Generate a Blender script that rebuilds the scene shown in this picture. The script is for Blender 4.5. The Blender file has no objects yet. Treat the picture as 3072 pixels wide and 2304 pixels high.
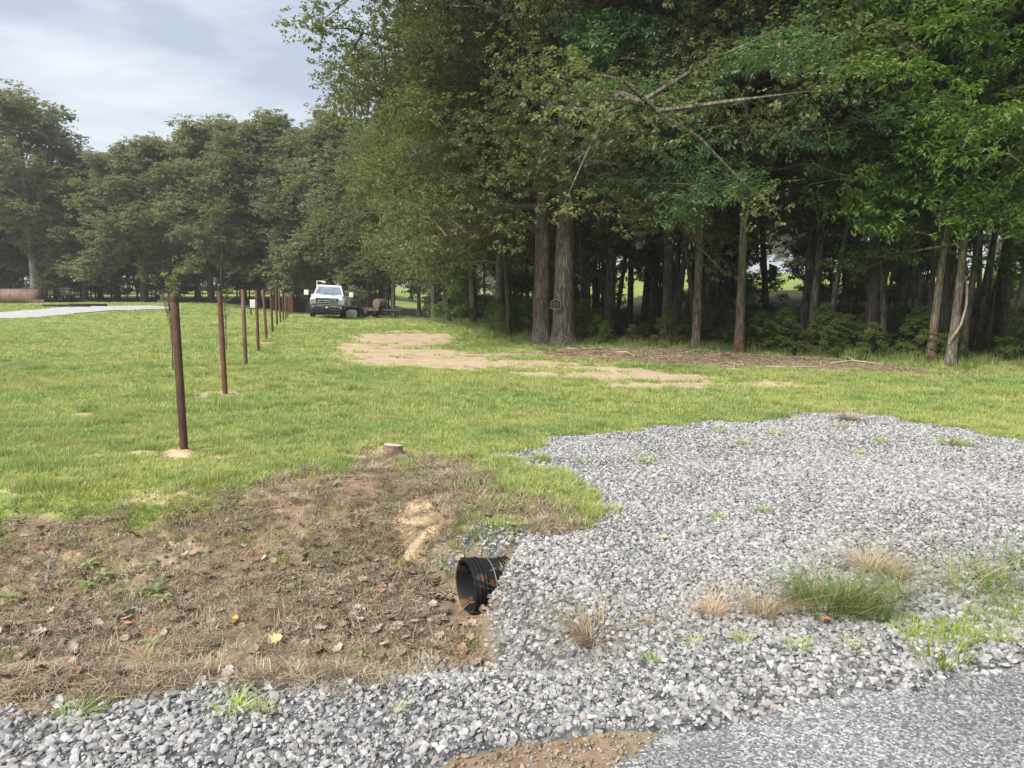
import bpy, bmesh, math, random
import numpy as np
from mathutils import Vector, Matrix

R = math.radians
random.seed(7)
RNG = np.random.default_rng(11)
scene = bpy.context.scene
COL = scene.collection

# ------------------------------------------------------------------ camera
CAMZ, PITCH, FPX = 1.6, R(7.7), 2218.0
cd = bpy.data.cameras.new('camera')
cd.sensor_width = 36.0
cd.lens = FPX / 3072 * 36.0
cd.clip_end = 2000
cam = bpy.data.objects.new('camera', cd)
cam.location = (0, 0, CAMZ)
cam.rotation_euler = (math.pi / 2 - PITCH, 0, 0)
COL.objects.link(cam)
scene.camera = cam

# ------------------------------------------------------------------ light
SUN_EL, SUN_AZ = R(46), R(222)          # azimuth clockwise from +Y: behind the camera to the left
w = bpy.data.worlds.new('World')
scene.world = w
w.use_nodes = True
nt = w.node_tree
nt.nodes.clear()
N = nt.nodes.new
L = nt.links.new
out = N('ShaderNodeOutputWorld')
bg = N('ShaderNodeBackground')
bg.inputs['Strength'].default_value = 0.1
sky = N('ShaderNodeTexSky')
sky.sky_type = 'NISHITA'
sky.sun_disc = False
sky.sun_elevation = SUN_EL
sky.sun_rotation = SUN_AZ
sky.air_density = 1.2
sky.dust_density = 2.0
tc = N('ShaderNodeTexCoord')
mp = N('ShaderNodeMapping')
mp.inputs['Scale'].default_value = (1.0, 1.0, 3.6)
mp.inputs['Location'].default_value = (2.3, 0.4, 0.3)
n1 = N('ShaderNodeTexNoise')
n1.inputs['Scale'].default_value = 2.4
n1.inputs['Detail'].default_value = 5
n1.inputs['Roughness'].default_value = 0.55
n1.inputs['Distortion'].default_value = 0.4
rp = N('ShaderNodeValToRGB')
rp.color_ramp.elements[0].position = 0.40
rp.color_ramp.elements[0].color = (2.75, 3.15, 3.85, 1)
rp.color_ramp.elements[1].position = 0.62
rp.color_ramp.elements[1].color = (4.9, 5.15, 5.4, 1)
mx = N('ShaderNodeMix')
mx.data_type = 'RGBA'
mx.inputs[0].default_value = 0.9
L(tc.outputs['Generated'], mp.inputs['Vector'])
L(mp.outputs['Vector'], n1.inputs['Vector'])
L(n1.outputs['Fac'], rp.inputs['Fac'])
L(sky.outputs['Color'], mx.inputs[6])
L(rp.outputs['Color'], mx.inputs[7])
L(mx.outputs[2], bg.inputs['Color'])
L(bg.outputs[0], out.inputs['Surface'])

sd = bpy.data.lights.new('sun', 'SUN')
sd.energy = 2.9
sd.angle = R(20)
sd.color = (1.0, 0.95, 0.87)
so = bpy.data.objects.new('sun', sd)
COL.objects.link(so)
sv = Vector((math.sin(SUN_AZ) * math.cos(SUN_EL), math.cos(SUN_AZ) * math.cos(SUN_EL), math.sin(SUN_EL)))
so.rotation_euler = sv.to_track_quat('Z', 'Y').to_euler()
so.location = (0, 0, 40)

vs = scene.view_settings
vs.view_transform = 'Standard'
vs.look = 'None'
vs.exposure = 1.03
vs.gamma = 1.0
scene.render.engine = 'CYCLES'
cy = scene.cycles
cy.max_bounces = 5
cy.diffuse_bounces = 4
cy.glossy_bounces = 2
cy.transmission_bounces = 3
cy.transparent_max_bounces = 4
cy.use_denoising = True
cy.caustics_reflective = False
cy.caustics_refractive = False

# ------------------------------------------------------------------ numeric helpers
def sm(a, b, x):
    t = np.clip((np.asarray(x, float) - a) / (b - a), 0, 1)
    return t * t * (3 - 2 * t)

def _h(ix, iy, s):
    v = np.sin(ix * 127.1 + iy * 311.7 + s * 74.7) * 43758.5453
    return v - np.floor(v)

def vn(x, y, scale, seed=0):
    x = np.asarray(x, float) / scale
    y = np.asarray(y, float) / scale
    ix, iy = np.floor(x), np.floor(y)
    fx, fy = x - ix, y - iy
    fx = fx * fx * (3 - 2 * fx)
    fy = fy * fy * (3 - 2 * fy)
    a = _h(ix, iy, seed) * (1 - fx) + _h(ix + 1, iy, seed) * fx
    b = _h(ix, iy + 1, seed) * (1 - fx) + _h(ix + 1, iy + 1, seed) * fx
    return a * (1 - fy) + b * fy

def fbm(x, y, scale, seed=0):
    return (vn(x, y, scale, seed) + .5 * vn(x, y, scale / 2.1, seed + 5) + .25 * vn(x, y, scale / 4.3, seed + 9)) / 1.75

# ------------------------------------------------------------------ terrain
PIPE_O = (-0.29, 4.40, -0.268)
PA = R(25)
PCA, PSA = math.cos(PA), math.sin(PA)
TRUCK = (-10.95, 43.8)

def zf(x, y):
    x = np.asarray(x, float)
    y = np.asarray(y, float)
    t = (x - PIPE_O[0]) * PCA + (y - PIPE_O[1]) * PSA
    lat = -(x - PIPE_O[0]) * PSA + (y - PIPE_O[1]) * PCA
    fill = sm(-0.13, 0.25, t - .2 * np.exp(-(lat / .2) ** 2))
    prof = sm(2.78, 3.6, y) * (1 - sm(4.45, 5.9, y))
    z = -0.43 * prof * (1 - fill)
    inditch = prof * (1 - fill)
    z = z + (fbm(x, y, 0.5, 3) - .5) * (0.02 + 0.07 * inditch)
    S = sm(-25, -14, x) * (1 - sm(3, 13, x))
    z = z - 0.03 * np.clip(y - 28, 0, 45) * S
    z = z - 0.06 * np.clip(x + 13.5, 0, 5.5) * np.exp(-((y - 45) / 6.0) ** 2) * (1 - sm(-8, -3, x)) + 0.12 * np.exp(-((y - 45) / 6.0) ** 2) * sm(-17, -13, x) * (1 - sm(-8, -3, x))
    z = z + 0.32 * np.exp(-((x + 27) / 11) ** 2 - ((y - 46) / 9) ** 2)
    z = z + (fbm(x, y, 5.0, 8) - .5) * 0.12 * sm(6.5, 12, y)
    z = z + 0.045 * np.clip(y - 36, 0, 70) * sm(1, 16, x)
    z = z + 0.10 * np.exp(-((y - 2.95 - 0.0 * x) / 0.32) ** 2) * sm(0.3, 1.4, x) * (1 - sm(4, 6, x)) * 0.6
    return z

def zz(x, y):
    return float(zf(np.array([x]), np.array([y]))[0])

def pix(px, py):
    """point of the terrain seen at a photograph pixel"""
    a = (px - 1536) / FPX
    b = (1152 - py) / FPX
    cp, sp = math.cos(PITCH), math.sin(PITCH)
    d = Vector((a, cp + b * sp, -sp + b * cp))
    s = np.concatenate([np.arange(1.2, 15, .02), np.arange(15, 160, .15)])
    xs, ys, zs = d.x * s, d.y * s, CAMZ + d.z * s
    below = np.nonzero(zs <= zf(xs, ys))[0]
    k = below[0] if len(below) else len(s) - 1
    return (float(xs[k]), float(ys[k]))

def poly(pts, extra=()):
    return np.array([pix(*p) for p in pts] + list(extra), float)

def sdist(P, x, y):
    """signed distance to polygon, positive inside"""
    x = np.asarray(x, float)
    y = np.asarray(y, float)
    ins = np.zeros(x.shape, bool)
    dm = np.full(x.shape, 1e9)
    n = len(P)
    for i in range(n):
        x1, y1 = P[i]
        x2, y2 = P[(i + 1) % n]
        c = ((y1 > y) != (y2 > y)) & (x < (x2 - x1) * (y - y1) / (y2 - y1 + 1e-12) + x1)
        ins ^= c
        dx, dy = x2 - x1, y2 - y1
        t = np.clip(((x - x1) * dx + (y - y1) * dy) / (dx * dx + dy * dy + 1e-12), 0, 1)
        dm = np.minimum(dm, (x - x1 - t * dx) ** 2 + (y - y1 - t * dy) ** 2)
    dm = np.sqrt(dm)
    return np.where(ins, dm, -dm)

GRAVEL = poly([(1130, 2075), (1330, 2015), (1500, 1985), (1465, 1900), (1440, 1835), (1436, 1720), (1390, 1655), (1330, 1620),
               (1300, 1585), (1450, 1575), (1560, 1612), (1690, 1625), (1770, 1560), (1800, 1500), (1740, 1440), (1640, 1405),
               (1500, 1392), (1480, 1368), (1600, 1350), (1700, 1310), (1790, 1300), (1950, 1280), (2100, 1264), (2250, 1252),
               (2450, 1250), (2600, 1240), (2700, 1252), (2800, 1278), (2950, 1302), (3072, 1315)],
              [(9.5, 7.0), (14, 5.6), (14, 0), (-8, 0), (-8, 2.72), (-1.85, 2.66), (-1.4, 2.70), (-1.05, 2.86), (-.6, 2.84)])
DIRT = poly([(1130, 2075), (1330, 2015), (1500, 1985), (1478, 1900), (1462, 1830), (1470, 1720), (1400, 1650), (1310, 1615),
             (1300, 1585), (1450, 1575), (1690, 1625), (1770, 1560), (1640, 1480), (1420, 1440), (1380, 1400), (1230, 1372), (1100, 1375), (1000, 1425),
             (850, 1450), (720, 1490), (600, 1540), (350, 1560), (100, 1575)],
            [(-4.2, 5.0), (-8, 5.1), (-8, 2.72), (-1.85, 2.66), (-1.4, 2.70), (-1.05, 2.86), (-.6, 2.84)])
SAND = [poly([(1050, 1008), (1130, 998), (1210, 994), (1320, 1012), (1310, 1026), (1230, 1034), (1120, 1030)]),
        poly([(1045, 1052), (1080, 1030), (1230, 1030), (1350, 1066), (1500, 1084), (1700, 1096), (1850, 1106), (1990, 1120), (2130, 1138), (2160, 1148),
              (2020, 1164), (1880, 1156), (1700, 1130), (1500, 1112), (1350, 1104), (1200, 1096), (1090, 1086)]),
        poly([(2280, 1150), (2350, 1146), (2420, 1156), (2330, 1164)])]
THIN = poly([(1010, 1040), (1060, 995), (1330, 1008), (1500, 1050), (1760, 1062), (2100, 1105), (2500, 1130), (2450, 1165), (2050, 1180), (1700, 1150), (1200, 1120), (1020, 1100)])
MULCH = poly([(1640, 1048), (1760, 1046), (2000, 1052), (2250, 1066), (2480, 1080), (2700, 1100), (2850, 1118), (3000, 1130), (2900, 1142), (2600, 1122), (2350, 1112), (2050, 1104), (1800, 1084), (1560, 1070)])
FEDGE = [(3300, 1112), (3030, 1094), (2845, 1104), (2500, 1082), (2215, 1060), (2000, 1046), (1690, 1036), (1580, 1030), (1520, 1012), (1450, 984), (1350, 970), (1250, 960)]
WOODS = poly(FEDGE, [(-5.5, 48), (-7.5, 56), (-14, 62), (-14, 95), (2, 60), (70, 60), (70, 14)])
LEFTWOODS = np.array([(-14, 60), (-25, 60), (-34, 62), (-60, 66), (-60, 100), (-14, 100)], float)
FARROAD = poly([(-150, 947), (0, 938), (160, 926), (300, 920), (430, 918), (500, 919), (563, 926), (500, 928), (420, 930), (300, 937), (160, 948), (80, 955), (0, 959), (-150, 974)])

SPOTS = [(1225, 1545, .16, .5), (1245, 1640, .07, .9), (285, 1372, .14, 1), (430, 1362, .12, 1), (655, 1372, .13, .8), (395, 1395, .1, .8), (540, 1372, .2, .8), (640, 1182, .5, .9),
         (715, 1180, .3, .7), (800, 1030, .6, .8), (735, 1100, .25, .5), (1178, 1372, .5, .8), (1100, 1430, .35, .45), (850, 1490, .3, .4), (260, 1245, .22, .8), (90, 1290, .2, .6),
         (660, 1235, .12, .6), (180, 1600, .3, .35), (120, 1720, .3, .5), (560, 1650, .12, .5), (1310, 1500, .2, .4), (100, 1460, .3, .5), (500, 1470, .3, .5)]
SPOTW = [(pix(a, b), r, s) for a, b, r, s in SPOTS]

def BARE(x, y):
    # trodden strip of bare soil between shoulder gravel and pavement
    return np.exp(-((x - .12) / .6) ** 2 - ((y - 2.28 - .22 * (x - .1)) / .14) ** 2) * (.1 + 1.7 * fbm(x, y, .16, 19))

def masks(x, y):
    x = np.asarray(x, float)
    y = np.asarray(y, float)
    k = np.clip(y / 8.0, .35, 2.5)
    wx = x + (fbm(x, y, 0.45, 21) - .5) * 0.85 * k
    wy = y + (fbm(x, y, 0.45, 31) - .5) * 0.85 * k
    g = sm(-.14, .16, sdist(GRAVEL, wx, wy))
    d = sm(-.30, .12, sdist(DIRT, wx, wy) + (fbm(x, y, .3, 4) - .5) * .3)
    s = np.zeros_like(x)
    for P in SAND:
        s = np.maximum(s, sm(-1.1, .15, sdist(P, x + (wx - x) * .5, y + (wy - y) * .5)) * (.55 + .45 * sm(.34, .52, fbm(x * .45, y * 1.6, .8, 87))))
    s = np.maximum(s, .8 * sm(-.6, .8, sdist(THIN, wx, wy)) * sm(.34, .54, fbm(x * .5, y * 1.4, .9, 77)))
    for (c, r, q) in SPOTW:
        dd = np.sqrt((x - c[0]) ** 2 + (y - c[1]) ** 2)
        s = np.maximum(s, q * (1 - sm(.45 * r, 1.15 * r, dd + (fbm(x, y, .18, 50) - .5) * r * 1.4)))
    bare = sm(.25, .6, BARE(x, y))
    g = g * (1 - bare)
    d = np.maximum(d, bare)
    m = sm(-.25, .25, sdist(MULCH, wx, wy) + (fbm(x, y, .5, 13) - .5) * .5)
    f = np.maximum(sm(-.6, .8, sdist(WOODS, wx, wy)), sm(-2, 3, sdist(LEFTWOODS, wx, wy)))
    return g, d, s, m, f

# ------------------------------------------------------------------ node / material helpers
class NT:
    def __init__(s, name):
        s.m = bpy.data.materials.new(name)
        s.m.use_nodes = True
        s.t = s.m.node_tree
        s.t.nodes.clear()
        s.out = s.n('ShaderNodeOutputMaterial')
    def n(s, typ, **kw):
        nd = s.t.nodes.new(typ)
        for k, v in kw.items():
            if k.startswith('_'):
                setattr(nd, k[1:], v)
            else:
                nd.inputs[k.replace('__', ' ')].default_value = v
        return nd
    def l(s, a, b):
        s.t.links.new(a, b)
    def noise(s, vec, scale, detail=3, rough=.55, dist=0.0):
        nd = s.n('ShaderNodeTexNoise', Scale=scale, Detail=detail, Roughness=rough, Distortion=dist)
        if vec is not None:
            s.l(vec, nd.inputs['Vector'])
        return nd.outputs['Fac']
    def ramp(s, fac, stops):
        nd = s.n('ShaderNodeValToRGB')
        e = nd.color_ramp.elements
        while len(e) < len(stops):
            e.new(0.5)
        for q, (p, c) in zip(e, stops):
            q.position = p
            q.color = tuple(c) + (1,) if len(c) == 3 else c
        s.l(fac, nd.inputs['Fac'])
        return nd.outputs['Color']
    def mix(s, fac, a, b, blend='MIX'):
        nd = s.n('ShaderNodeMix', _data_type='RGBA', _blend_type=blend)
        for sock, v in ((nd.inputs[0], fac), (nd.inputs[6], a), (nd.inputs[7], b)):
            if hasattr(v, 'links') or hasattr(v, 'is_linked'):
                s.l(v, sock)
            else:
                sock.default_value = v if not isinstance(v, tuple) or len(v) == 4 else v + (1,)
        return nd.outputs[2]
    def math(s, op, a, b=None):
        nd = s.n('ShaderNodeMath', _operation=op)
        for i, v in enumerate((a, b)):
            if v is None:
                continue
            if hasattr(v, 'is_linked'):
                s.l(v, nd.inputs[i])
            else:
                nd.inputs[i].default_value = v
        return nd.outputs[0]
    def attr(s, name, typ='GEOMETRY'):
        nd = s.n('ShaderNodeAttribute', _attribute_name=name, _attribute_type=typ)
        return nd.outputs['Fac']
    def bump(s, h, strength=.5, dist=.02):
        nd = s.n('ShaderNodeBump', Strength=strength, Distance=dist)
        s.l(h, nd.inputs['Height'])
        return nd.outputs['Normal']
    def principled(s, col, rough=.7, metal=0.0, spec=.3, normal=None):
        nd = s.n('ShaderNodeBsdfPrincipled')
        for key, v in (('Base Color', col), ('Roughness', rough), ('Metallic', metal), ('Specular IOR Level', spec)):
            if hasattr(v, 'is_linked'):
                s.l(v, nd.inputs[key])
            else:
                nd.inputs[key].default_value = v + (1,) if isinstance(v, tuple) and len(v) == 3 else v
        if normal is not None:
            s.l(normal, nd.inputs['Normal'])
        s.l(nd.outputs[0], s.out.inputs['Surface'])
        return nd
    def pos(s):
        return s.n('ShaderNodeNewGeometry').outputs['Position']
    def obj(s):
        return s.n('ShaderNodeTexCoord').outputs['Object']
    def scaled(s, vec, sc):
        nd = s.n('ShaderNodeMapping')
        nd.inputs['Scale'].default_value = sc
        s.l(vec, nd.inputs['Vector'])
        return nd.outputs['Vector']

M = {}

def simple(name, col, rough=.6, metal=0.0, var=.15, scale=6.0, bump=0.0, spec=.3, bscale=None):
    t = NT(name)
    o = t.obj()
    f = t.noise(o, scale, 4)
    a = tuple(max(0, c * (1 - var)) for c in col)
    b = tuple(min(1, c * (1 + var)) for c in col)
    c = t.ramp(f, [(.3, a), (.7, b)])
    nrm = t.bump(t.noise(o, bscale or scale * 4, 5), bump, .01) if bump else None
    t.principled(c, rough, metal, spec, nrm)
    M[name] = t.m
    return t.m

# ground sheet
def ground_material():
    t = NT('ground')
    P = t.pos()
    big = t.noise(P, .35, 4, .6)
    mid = t.noise(P, 1.8, 5, .6)
    fine = t.noise(P, 14, 5, .65)
    vfine = t.noise(P, 70, 3, .6)
    grass = t.ramp(big, [(.3, (.22, .30, .085)), (.5, (.28, .34, .105)), (.7, (.33, .365, .13))])
    grass = t.mix(.8, grass, t.ramp(mid, [(.25, (.62, .66, .5)), (.5, (.95, .97, .9)), (.75, (1.15, 1.12, 1.2))]), 'MULTIPLY')
    grass = t.mix(.9, grass, t.ramp(fine, [(.3, (.55, .58, .5)), (.65, (1.15, 1.12, 1.1))]), 'MULTIPLY')
    dirt = t.ramp(mid, [(.25, (.20, .125, .085)), (.42, (.27, .19, .13)), (.58, (.31, .24, .165)), (.75, (.38, .30, .20))])
    dirt = t.mix(.8, dirt, t.ramp(fine, [(.3, (.5, .5, .48)), (.7, (1.25, 1.22, 1.2))]), 'MULTIPLY')
    vo = t.n('ShaderNodeTexVoronoi', Scale=34.0)
    t.l(P, vo.inputs['Vector'])
    sp_ = t.n('ShaderNodeSeparateColor')
    t.l(vo.outputs['Color'], sp_.inputs[0])
    grav = t.ramp(sp_.outputs[0], [(.0, (.11, .11, .115)), (.5, (.23, .23, .235)), (1, (.42, .42, .43))])
    grav = t.mix(.85, grav, t.ramp(vo.outputs['Distance'], [(.1, (1, 1, 1)), (.55, (.35, .35, .35))]), 'MULTIPLY')
    sand = t.ramp(mid, [(.25, (.41, .29, .19)), (.5, (.54, .42, .29)), (.8, (.62, .51, .37))])
    sand = t.mix(.7, sand, t.ramp(fine, [(.3, (.6, .58, .55)), (.65, (1.1, 1.1, 1.1))]), 'MULTIPLY')
    mulch = t.ramp(fine, [(.28, (.09, .062, .045)), (.5, (.20, .145, .105)), (.75, (.32, .24, .175))])
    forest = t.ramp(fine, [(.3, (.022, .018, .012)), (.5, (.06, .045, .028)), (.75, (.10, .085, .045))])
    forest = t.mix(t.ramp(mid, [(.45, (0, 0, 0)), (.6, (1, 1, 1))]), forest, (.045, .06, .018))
    def edge(a):
        v = t.math('ADD', t.attr(a), t.math('MULTIPLY', t.math('SUBTRACT', fine, .5), .7))
        return t.ramp(v, [(.38, (0, 0, 0)), (.62, (1, 1, 1))])
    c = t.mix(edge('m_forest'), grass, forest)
    c = t.mix(edge('m_mulch'), c, mulch)
    c = t.mix(edge('m_dirt'), c, dirt)
    c = t.mix(edge('m_sand'), c, sand)
    c = t.mix(edge('m_gravel'), c, grav)
    h = t.math('ADD', t.math('MULTIPLY', fine, .7), t.math('MULTIPLY', vfine, .3))
    t.principled(c, .95, 0, .1, t.bump(h, .6, .03))
    M['ground'] = t.m

ground_material()

def leaf_material(name, ramp_stops, trans=.38, tint=(1.0, 1.0, 1.0), rough=.5):
    t = NT(name)
    lv = t.attr('lv')
    oi = t.n('ShaderNodeObjectInfo').outputs['Random']
    v = t.math('ADD', t.math('MULTIPLY', lv, .8), t.math('MULTIPLY', oi, .2))
    c = t.ramp(v, ramp_stops)
    p = t.principled(c, rough, 0, .25)
    tr = t.n('ShaderNodeBsdfTranslucent')
    ct = t.mix(1.0, c, (1.25, 1.35, .6), 'MULTIPLY')
    t.l(ct, tr.inputs['Color'])
    ms = t.n('ShaderNodeMixShader', Fac=trans)
    t.l(p.outputs[0], ms.inputs[1])
    t.l(tr.outputs[0], ms.inputs[2])
    t.l(ms.outputs[0], t.out.inputs['Surface'])
    M[name] = t.m

leaf_material('leaf_oak', [(0, (.115, .132, .068)), (.5, (.175, .192, .098)), (.85, (.23, .245, .12)), (1, (.29, .29, .14))])
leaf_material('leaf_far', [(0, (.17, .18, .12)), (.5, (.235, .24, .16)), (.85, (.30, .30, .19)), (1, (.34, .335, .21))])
leaf_material('leaf_yellowish', [(0, (.11, .13, .05)), (.5, (.16, .185, .07)), (.9, (.22, .235, .09)), (1, (.26, .25, .10))])
leaf_material('leaf_walnut', [(0, (.08, .145, .075)), (.5, (.13, .225, .11)), (.9, (.19, .30, .15)), (1, (.26, .33, .14))])
leaf_material('leaf_ash', [(0, (.07, .13, .035)), (.5, (.125, .215, .05)), (.88, (.20, .31, .07)), (1, (.36, .42, .11))], trans=.38)
leaf_material('leaf_shrub', [(0, (.10, .14, .05)), (.5, (.17, .225, .075)), (1, (.26, .30, .11))])
leaf_material('leaf_sapling', [(0, (.22, .29, .11)), (1, (.42, .46, .24))])

def blade_material(name, a, b, dry, dryamt=.25, patch=None):
    """grass blades: hue varies by place and by tuft"""
    t = NT(name)
    oi = t.n('ShaderNodeObjectInfo')
    loc = oi.outputs['Location']
    f = t.noise(loc, .55, 3, .6)
    f2 = t.noise(loc, 2.6, 2, .6)
    c = t.mix(t.ramp(t.math('ADD', t.math('MULTIPLY', f, .7), t.math('MULTIPLY', f2, .3)), [(.43, (0, 0, 0)), (.57, (1, 1, 1))]), a, b)
    lv = t.attr('lv')
    isdry = t.ramp(t.math('ADD', t.math('MULTIPLY', lv, .75), t.math('MULTIPLY', f2, .25)), [(.80 - dryamt * .9, (0, 0, 0)), (.90 - dryamt * .9, (1, 1, 1))])
    c = t.mix(isdry, c, dry)
    c = t.mix(1.0, c, t.ramp(oi.outputs['Random'], [(0, (.72, .74, .7)), (1, (1.2, 1.18, 1.15))]), 'MULTIPLY')
    p = t.principled(c, .55, 0, .2)
    tr = t.n('ShaderNodeBsdfTranslucent')
    t.l(c, tr.inputs['Color'])
    ms = t.n('ShaderNodeMixShader', Fac=.35)
    t.l(p.outputs[0], ms.inputs[1])
    t.l(tr.outputs[0], ms.inputs[2])
    t.l(ms.outputs[0], t.out.inputs['Surface'])
    M[name] = t.m

blade_material('blade_lawn', (.26, .43, .10), (.45, .53, .15), (.60, .54, .30), .27)
blade_material('blade_green', (.16, .27, .06), (.26, .35, .09), (.46, .40, .22), .22)
blade_material('blade_lime', (.32, .42, .07), (.42, .52, .10), (.5, .48, .2), .08)
blade_material('blade_dry', (.64, .51, .35), (.72, .60, .42), (.46, .34, .23), .25)
blade_material('straw', (.56, .45, .33), (.68, .59, .44), (.24, .195, .14), .36)

def stone_material(name, lo, hi, warm):
    t = NT(name)
    r = t.n('ShaderNodeObjectInfo').outputs['Random']
    c = t.ramp(r, [(0, lo), (.45, tuple((a + b) / 2 for a, b in zip(lo, hi))), (.93, hi), (.97, warm)])
    P = t.pos()
    c = t.mix(.8, c, t.ramp(t.noise(P, 60, 3), [(.3, (.7, .7, .7)), (.7, (1.15, 1.15, 1.15))]), 'MULTIPLY')
    t.principled(c, .8, 0, .25, t.bump(t.noise(P, 160, 3), .35, .004))
    M[name] = t.m

stone_material('stone_grey', (.20, .198, .195), (.49, .482, .47), (.36, .31, .27))
stone_material('stone_fine', (.17, .165, .16), (.42, .41, .40), (.30, .22, .16))
stone_material('stone_tan', (.16, .11, .07), (.42, .34, .23), (.30, .18, .11))

def bark_material(name, lo, hi, lich, sx=9.0):
    t = NT(name)
    o = t.obj()
    v = t.scaled(o, (sx, sx, sx * .16))
    vo = t.n('ShaderNodeTexVoronoi', Scale=1.6, _feature='DISTANCE_TO_EDGE')
    t.l(v, vo.inputs['Vector'])
    f = t.noise(v, 1.2, 5, .65)
    c = t.ramp(f, [(.28, lo), (.7, hi)])
    c = t.mix(t.ramp(t.noise(o, 2.2, 4, .6), [(.52, (0, 0, 0)), (.68, (.75, .75, .75))]), c, lich)
    c = t.mix(.8, c, t.ramp(vo.outputs['Distance'], [(0, (.35, .33, .32)), (.18, (1.1, 1.1, 1.1))]), 'MULTIPLY')
    h = t.math('ADD', t.math('MULTIPLY', vo.outputs['Distance'], 1.2), f)
    t.principled(c, .92, 0, .1, t.bump(h, .9, .04))
    M[name] = t.m

bark_material('bark_oak', (.075, .066, .058), (.19, .168, .145), (.23, .22, .17))
bark_material('bark_pale', (.10, .085, .065), (.26, .225, .175), (.30, .29, .22), 12)
bark_material('bark_dark', (.045, .038, .032), (.13, .112, .092), (.14, .14, .10))
bark_material('bark_grey', (.12, .11, .10), (.30, .28, .26), (.34, .33, .30), 5)

# ------------------------------------------------------------------ mesh helpers
def fast_mesh(name, verts, faces, mat=None, lv=None):
    verts = np.ascontiguousarray(verts, dtype=np.float32)
    faces = np.ascontiguousarray(faces, dtype=np.int32)
    me = bpy.data.meshes.new(name)
    k = faces.shape[1]
    me.vertices.add(len(verts))
    me.vertices.foreach_set('co', verts.ravel())
    me.loops.add(faces.size)
    me.loops.foreach_set('vertex_index', faces.ravel())
    me.polygons.add(len(faces))
    me.polygons.foreach_set('loop_start', np.arange(0, faces.size, k, dtype=np.int32))
    if lv is not None:
        a = me.attributes.new('lv', 'FLOAT', 'POINT')
        a.data.foreach_set('value', np.ascontiguousarray(lv, dtype=np.float32))
    me.update(calc_edges=True)
    me.validate()
    if mat:
        me.materials.append(M[mat])
    return me

class MB:
    def __init__(s):
        s.v, s.f = [], []
    def add(s, v, f):
        o = len(s.v)
        s.v.extend([tuple(p) for p in v])
        s.f.extend([tuple(i + o for i in q) for q in f])
        return s
    def box(s, x0, x1, y0, y1, z0, z1):
        v = [(x, y, z) for z in (z0, z1) for y in (y0, y1) for x in (x0, x1)]
        f = [(0, 2, 3, 1), (4, 5, 7, 6), (0, 1, 5, 4), (2, 6, 7, 3), (0, 4, 6, 2), (1, 3, 7, 5)]
        return s.add(v, f)
    def tube(s, path, rad, sides=8, cap=True):
        path = [Vector(p) for p in path]
        n = len(path)
        if not hasattr(rad, '__len__'):
            rad = [rad] * n
        v, f = [], []
        ref = Vector((0.31, 0.87, 0.38)).normalized()
        for i, p in enumerate(path):
            t = (path[min(i + 1, n - 1)] - path[max(i - 1, 0)])
            t = t.normalized() if t.length > 1e-9 else Vector((0, 0, 1))
            a = t.cross(ref)
            if a.length < .05:
                a = t.cross(Vector((1, 0, 0)))
            a.normalize()
            b = t.cross(a)
            for k in range(sides):
                q = 2 * math.pi * k / sides
                v.append(p + (a * math.cos(q) + b * math.sin(q)) * rad[i])
        for i in range(n - 1):
            for k in range(sides):
                k2 = (k + 1) % sides
                f.append((i * sides + k, i * sides + k2, (i + 1) * sides + k2, (i + 1) * sides + k))
        if cap:
            f.append(tuple(range(sides))[::-1])
            f.append(tuple((n - 1) * sides + k for k in range(sides)))
        return s.add(v, f)
    def lathe(s, prof, axis_o=(0, 0, 0), axis='Z', sides=24, closed=True):
        """prof: (radius, height) pairs; the profile is a closed loop when closed"""
        v, f = [], []
        n = len(prof)
        for (r, h) in prof:
            for k in range(sides):
                q = 2 * math.pi * k / sides
                c, d = r * math.cos(q), r * math.sin(q)
                p = (c, d, h) if axis == 'Z' else ((h, c, d) if axis == 'X' else (d, h, c))
                v.append((p[0] + axis_o[0], p[1] + axis_o[1], p[2] + axis_o[2]))
        for i in range(n if closed else n - 1):
            j = (i + 1) % n
            for k in range(sides):
                k2 = (k + 1) % sides
                f.append((i * sides + k, i * sides + k2, j * sides + k2, j * sides + k))
        return s.add(v, f)
    def disc(s, r, h, axis_o=(0, 0, 0), axis='Z', sides=24):
        v = []
        for k in range(sides):
            q = 2 * math.pi * k / sides
            c, d = r * math.cos(q), r * math.sin(q)
            p = (c, d, h) if axis == 'Z' else ((h, c, d) if axis == 'X' else (d, h, c))
            v.append((p[0] + axis_o[0], p[1] + axis_o[1], p[2] + axis_o[2]))
        return s.add(v, [tuple(range(sides))])
    def prism(s, outline, y0, y1):
        """outline in (x,z), extruded along y"""
        n = len(outline)
        v = [(x, y0, z) for x, z in outline] + [(x, y1, z) for x, z in outline]
        f = [tuple(range(n)), tuple(range(2 * n - 1, n - 1, -1))]
        f += [(i, i + n, (i + 1) % n + n, (i + 1) % n) for i in range(n)]
        return s.add(v, f)
    def mesh(s, name, mat, smooth=False, bevel=0.0):
        me = bpy.data.meshes.new(name)
        me.from_pydata(s.v, [], s.f)
        bm = bmesh.new()
        bm.from_mesh(me)
        bmesh.ops.recalc_face_normals(bm, faces=bm.faces)
        if bevel:
            bmesh.ops.bevel(bm, geom=[e for e in bm.edges if len(e.link_faces) == 2 and e.calc_face_angle(0) > .6], offset=bevel, segments=2, profile=.5, affect='EDGES')
        bm.to_mesh(me)
        bm.free()
        me.materials.append(M[mat])
        if smooth:
            me.polygons.foreach_set('use_smooth', [True] * len(me.polygons))
            try:
                me.set_sharp_from_angle(angle=R(42))
            except Exception:
                pass
        return me

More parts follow.
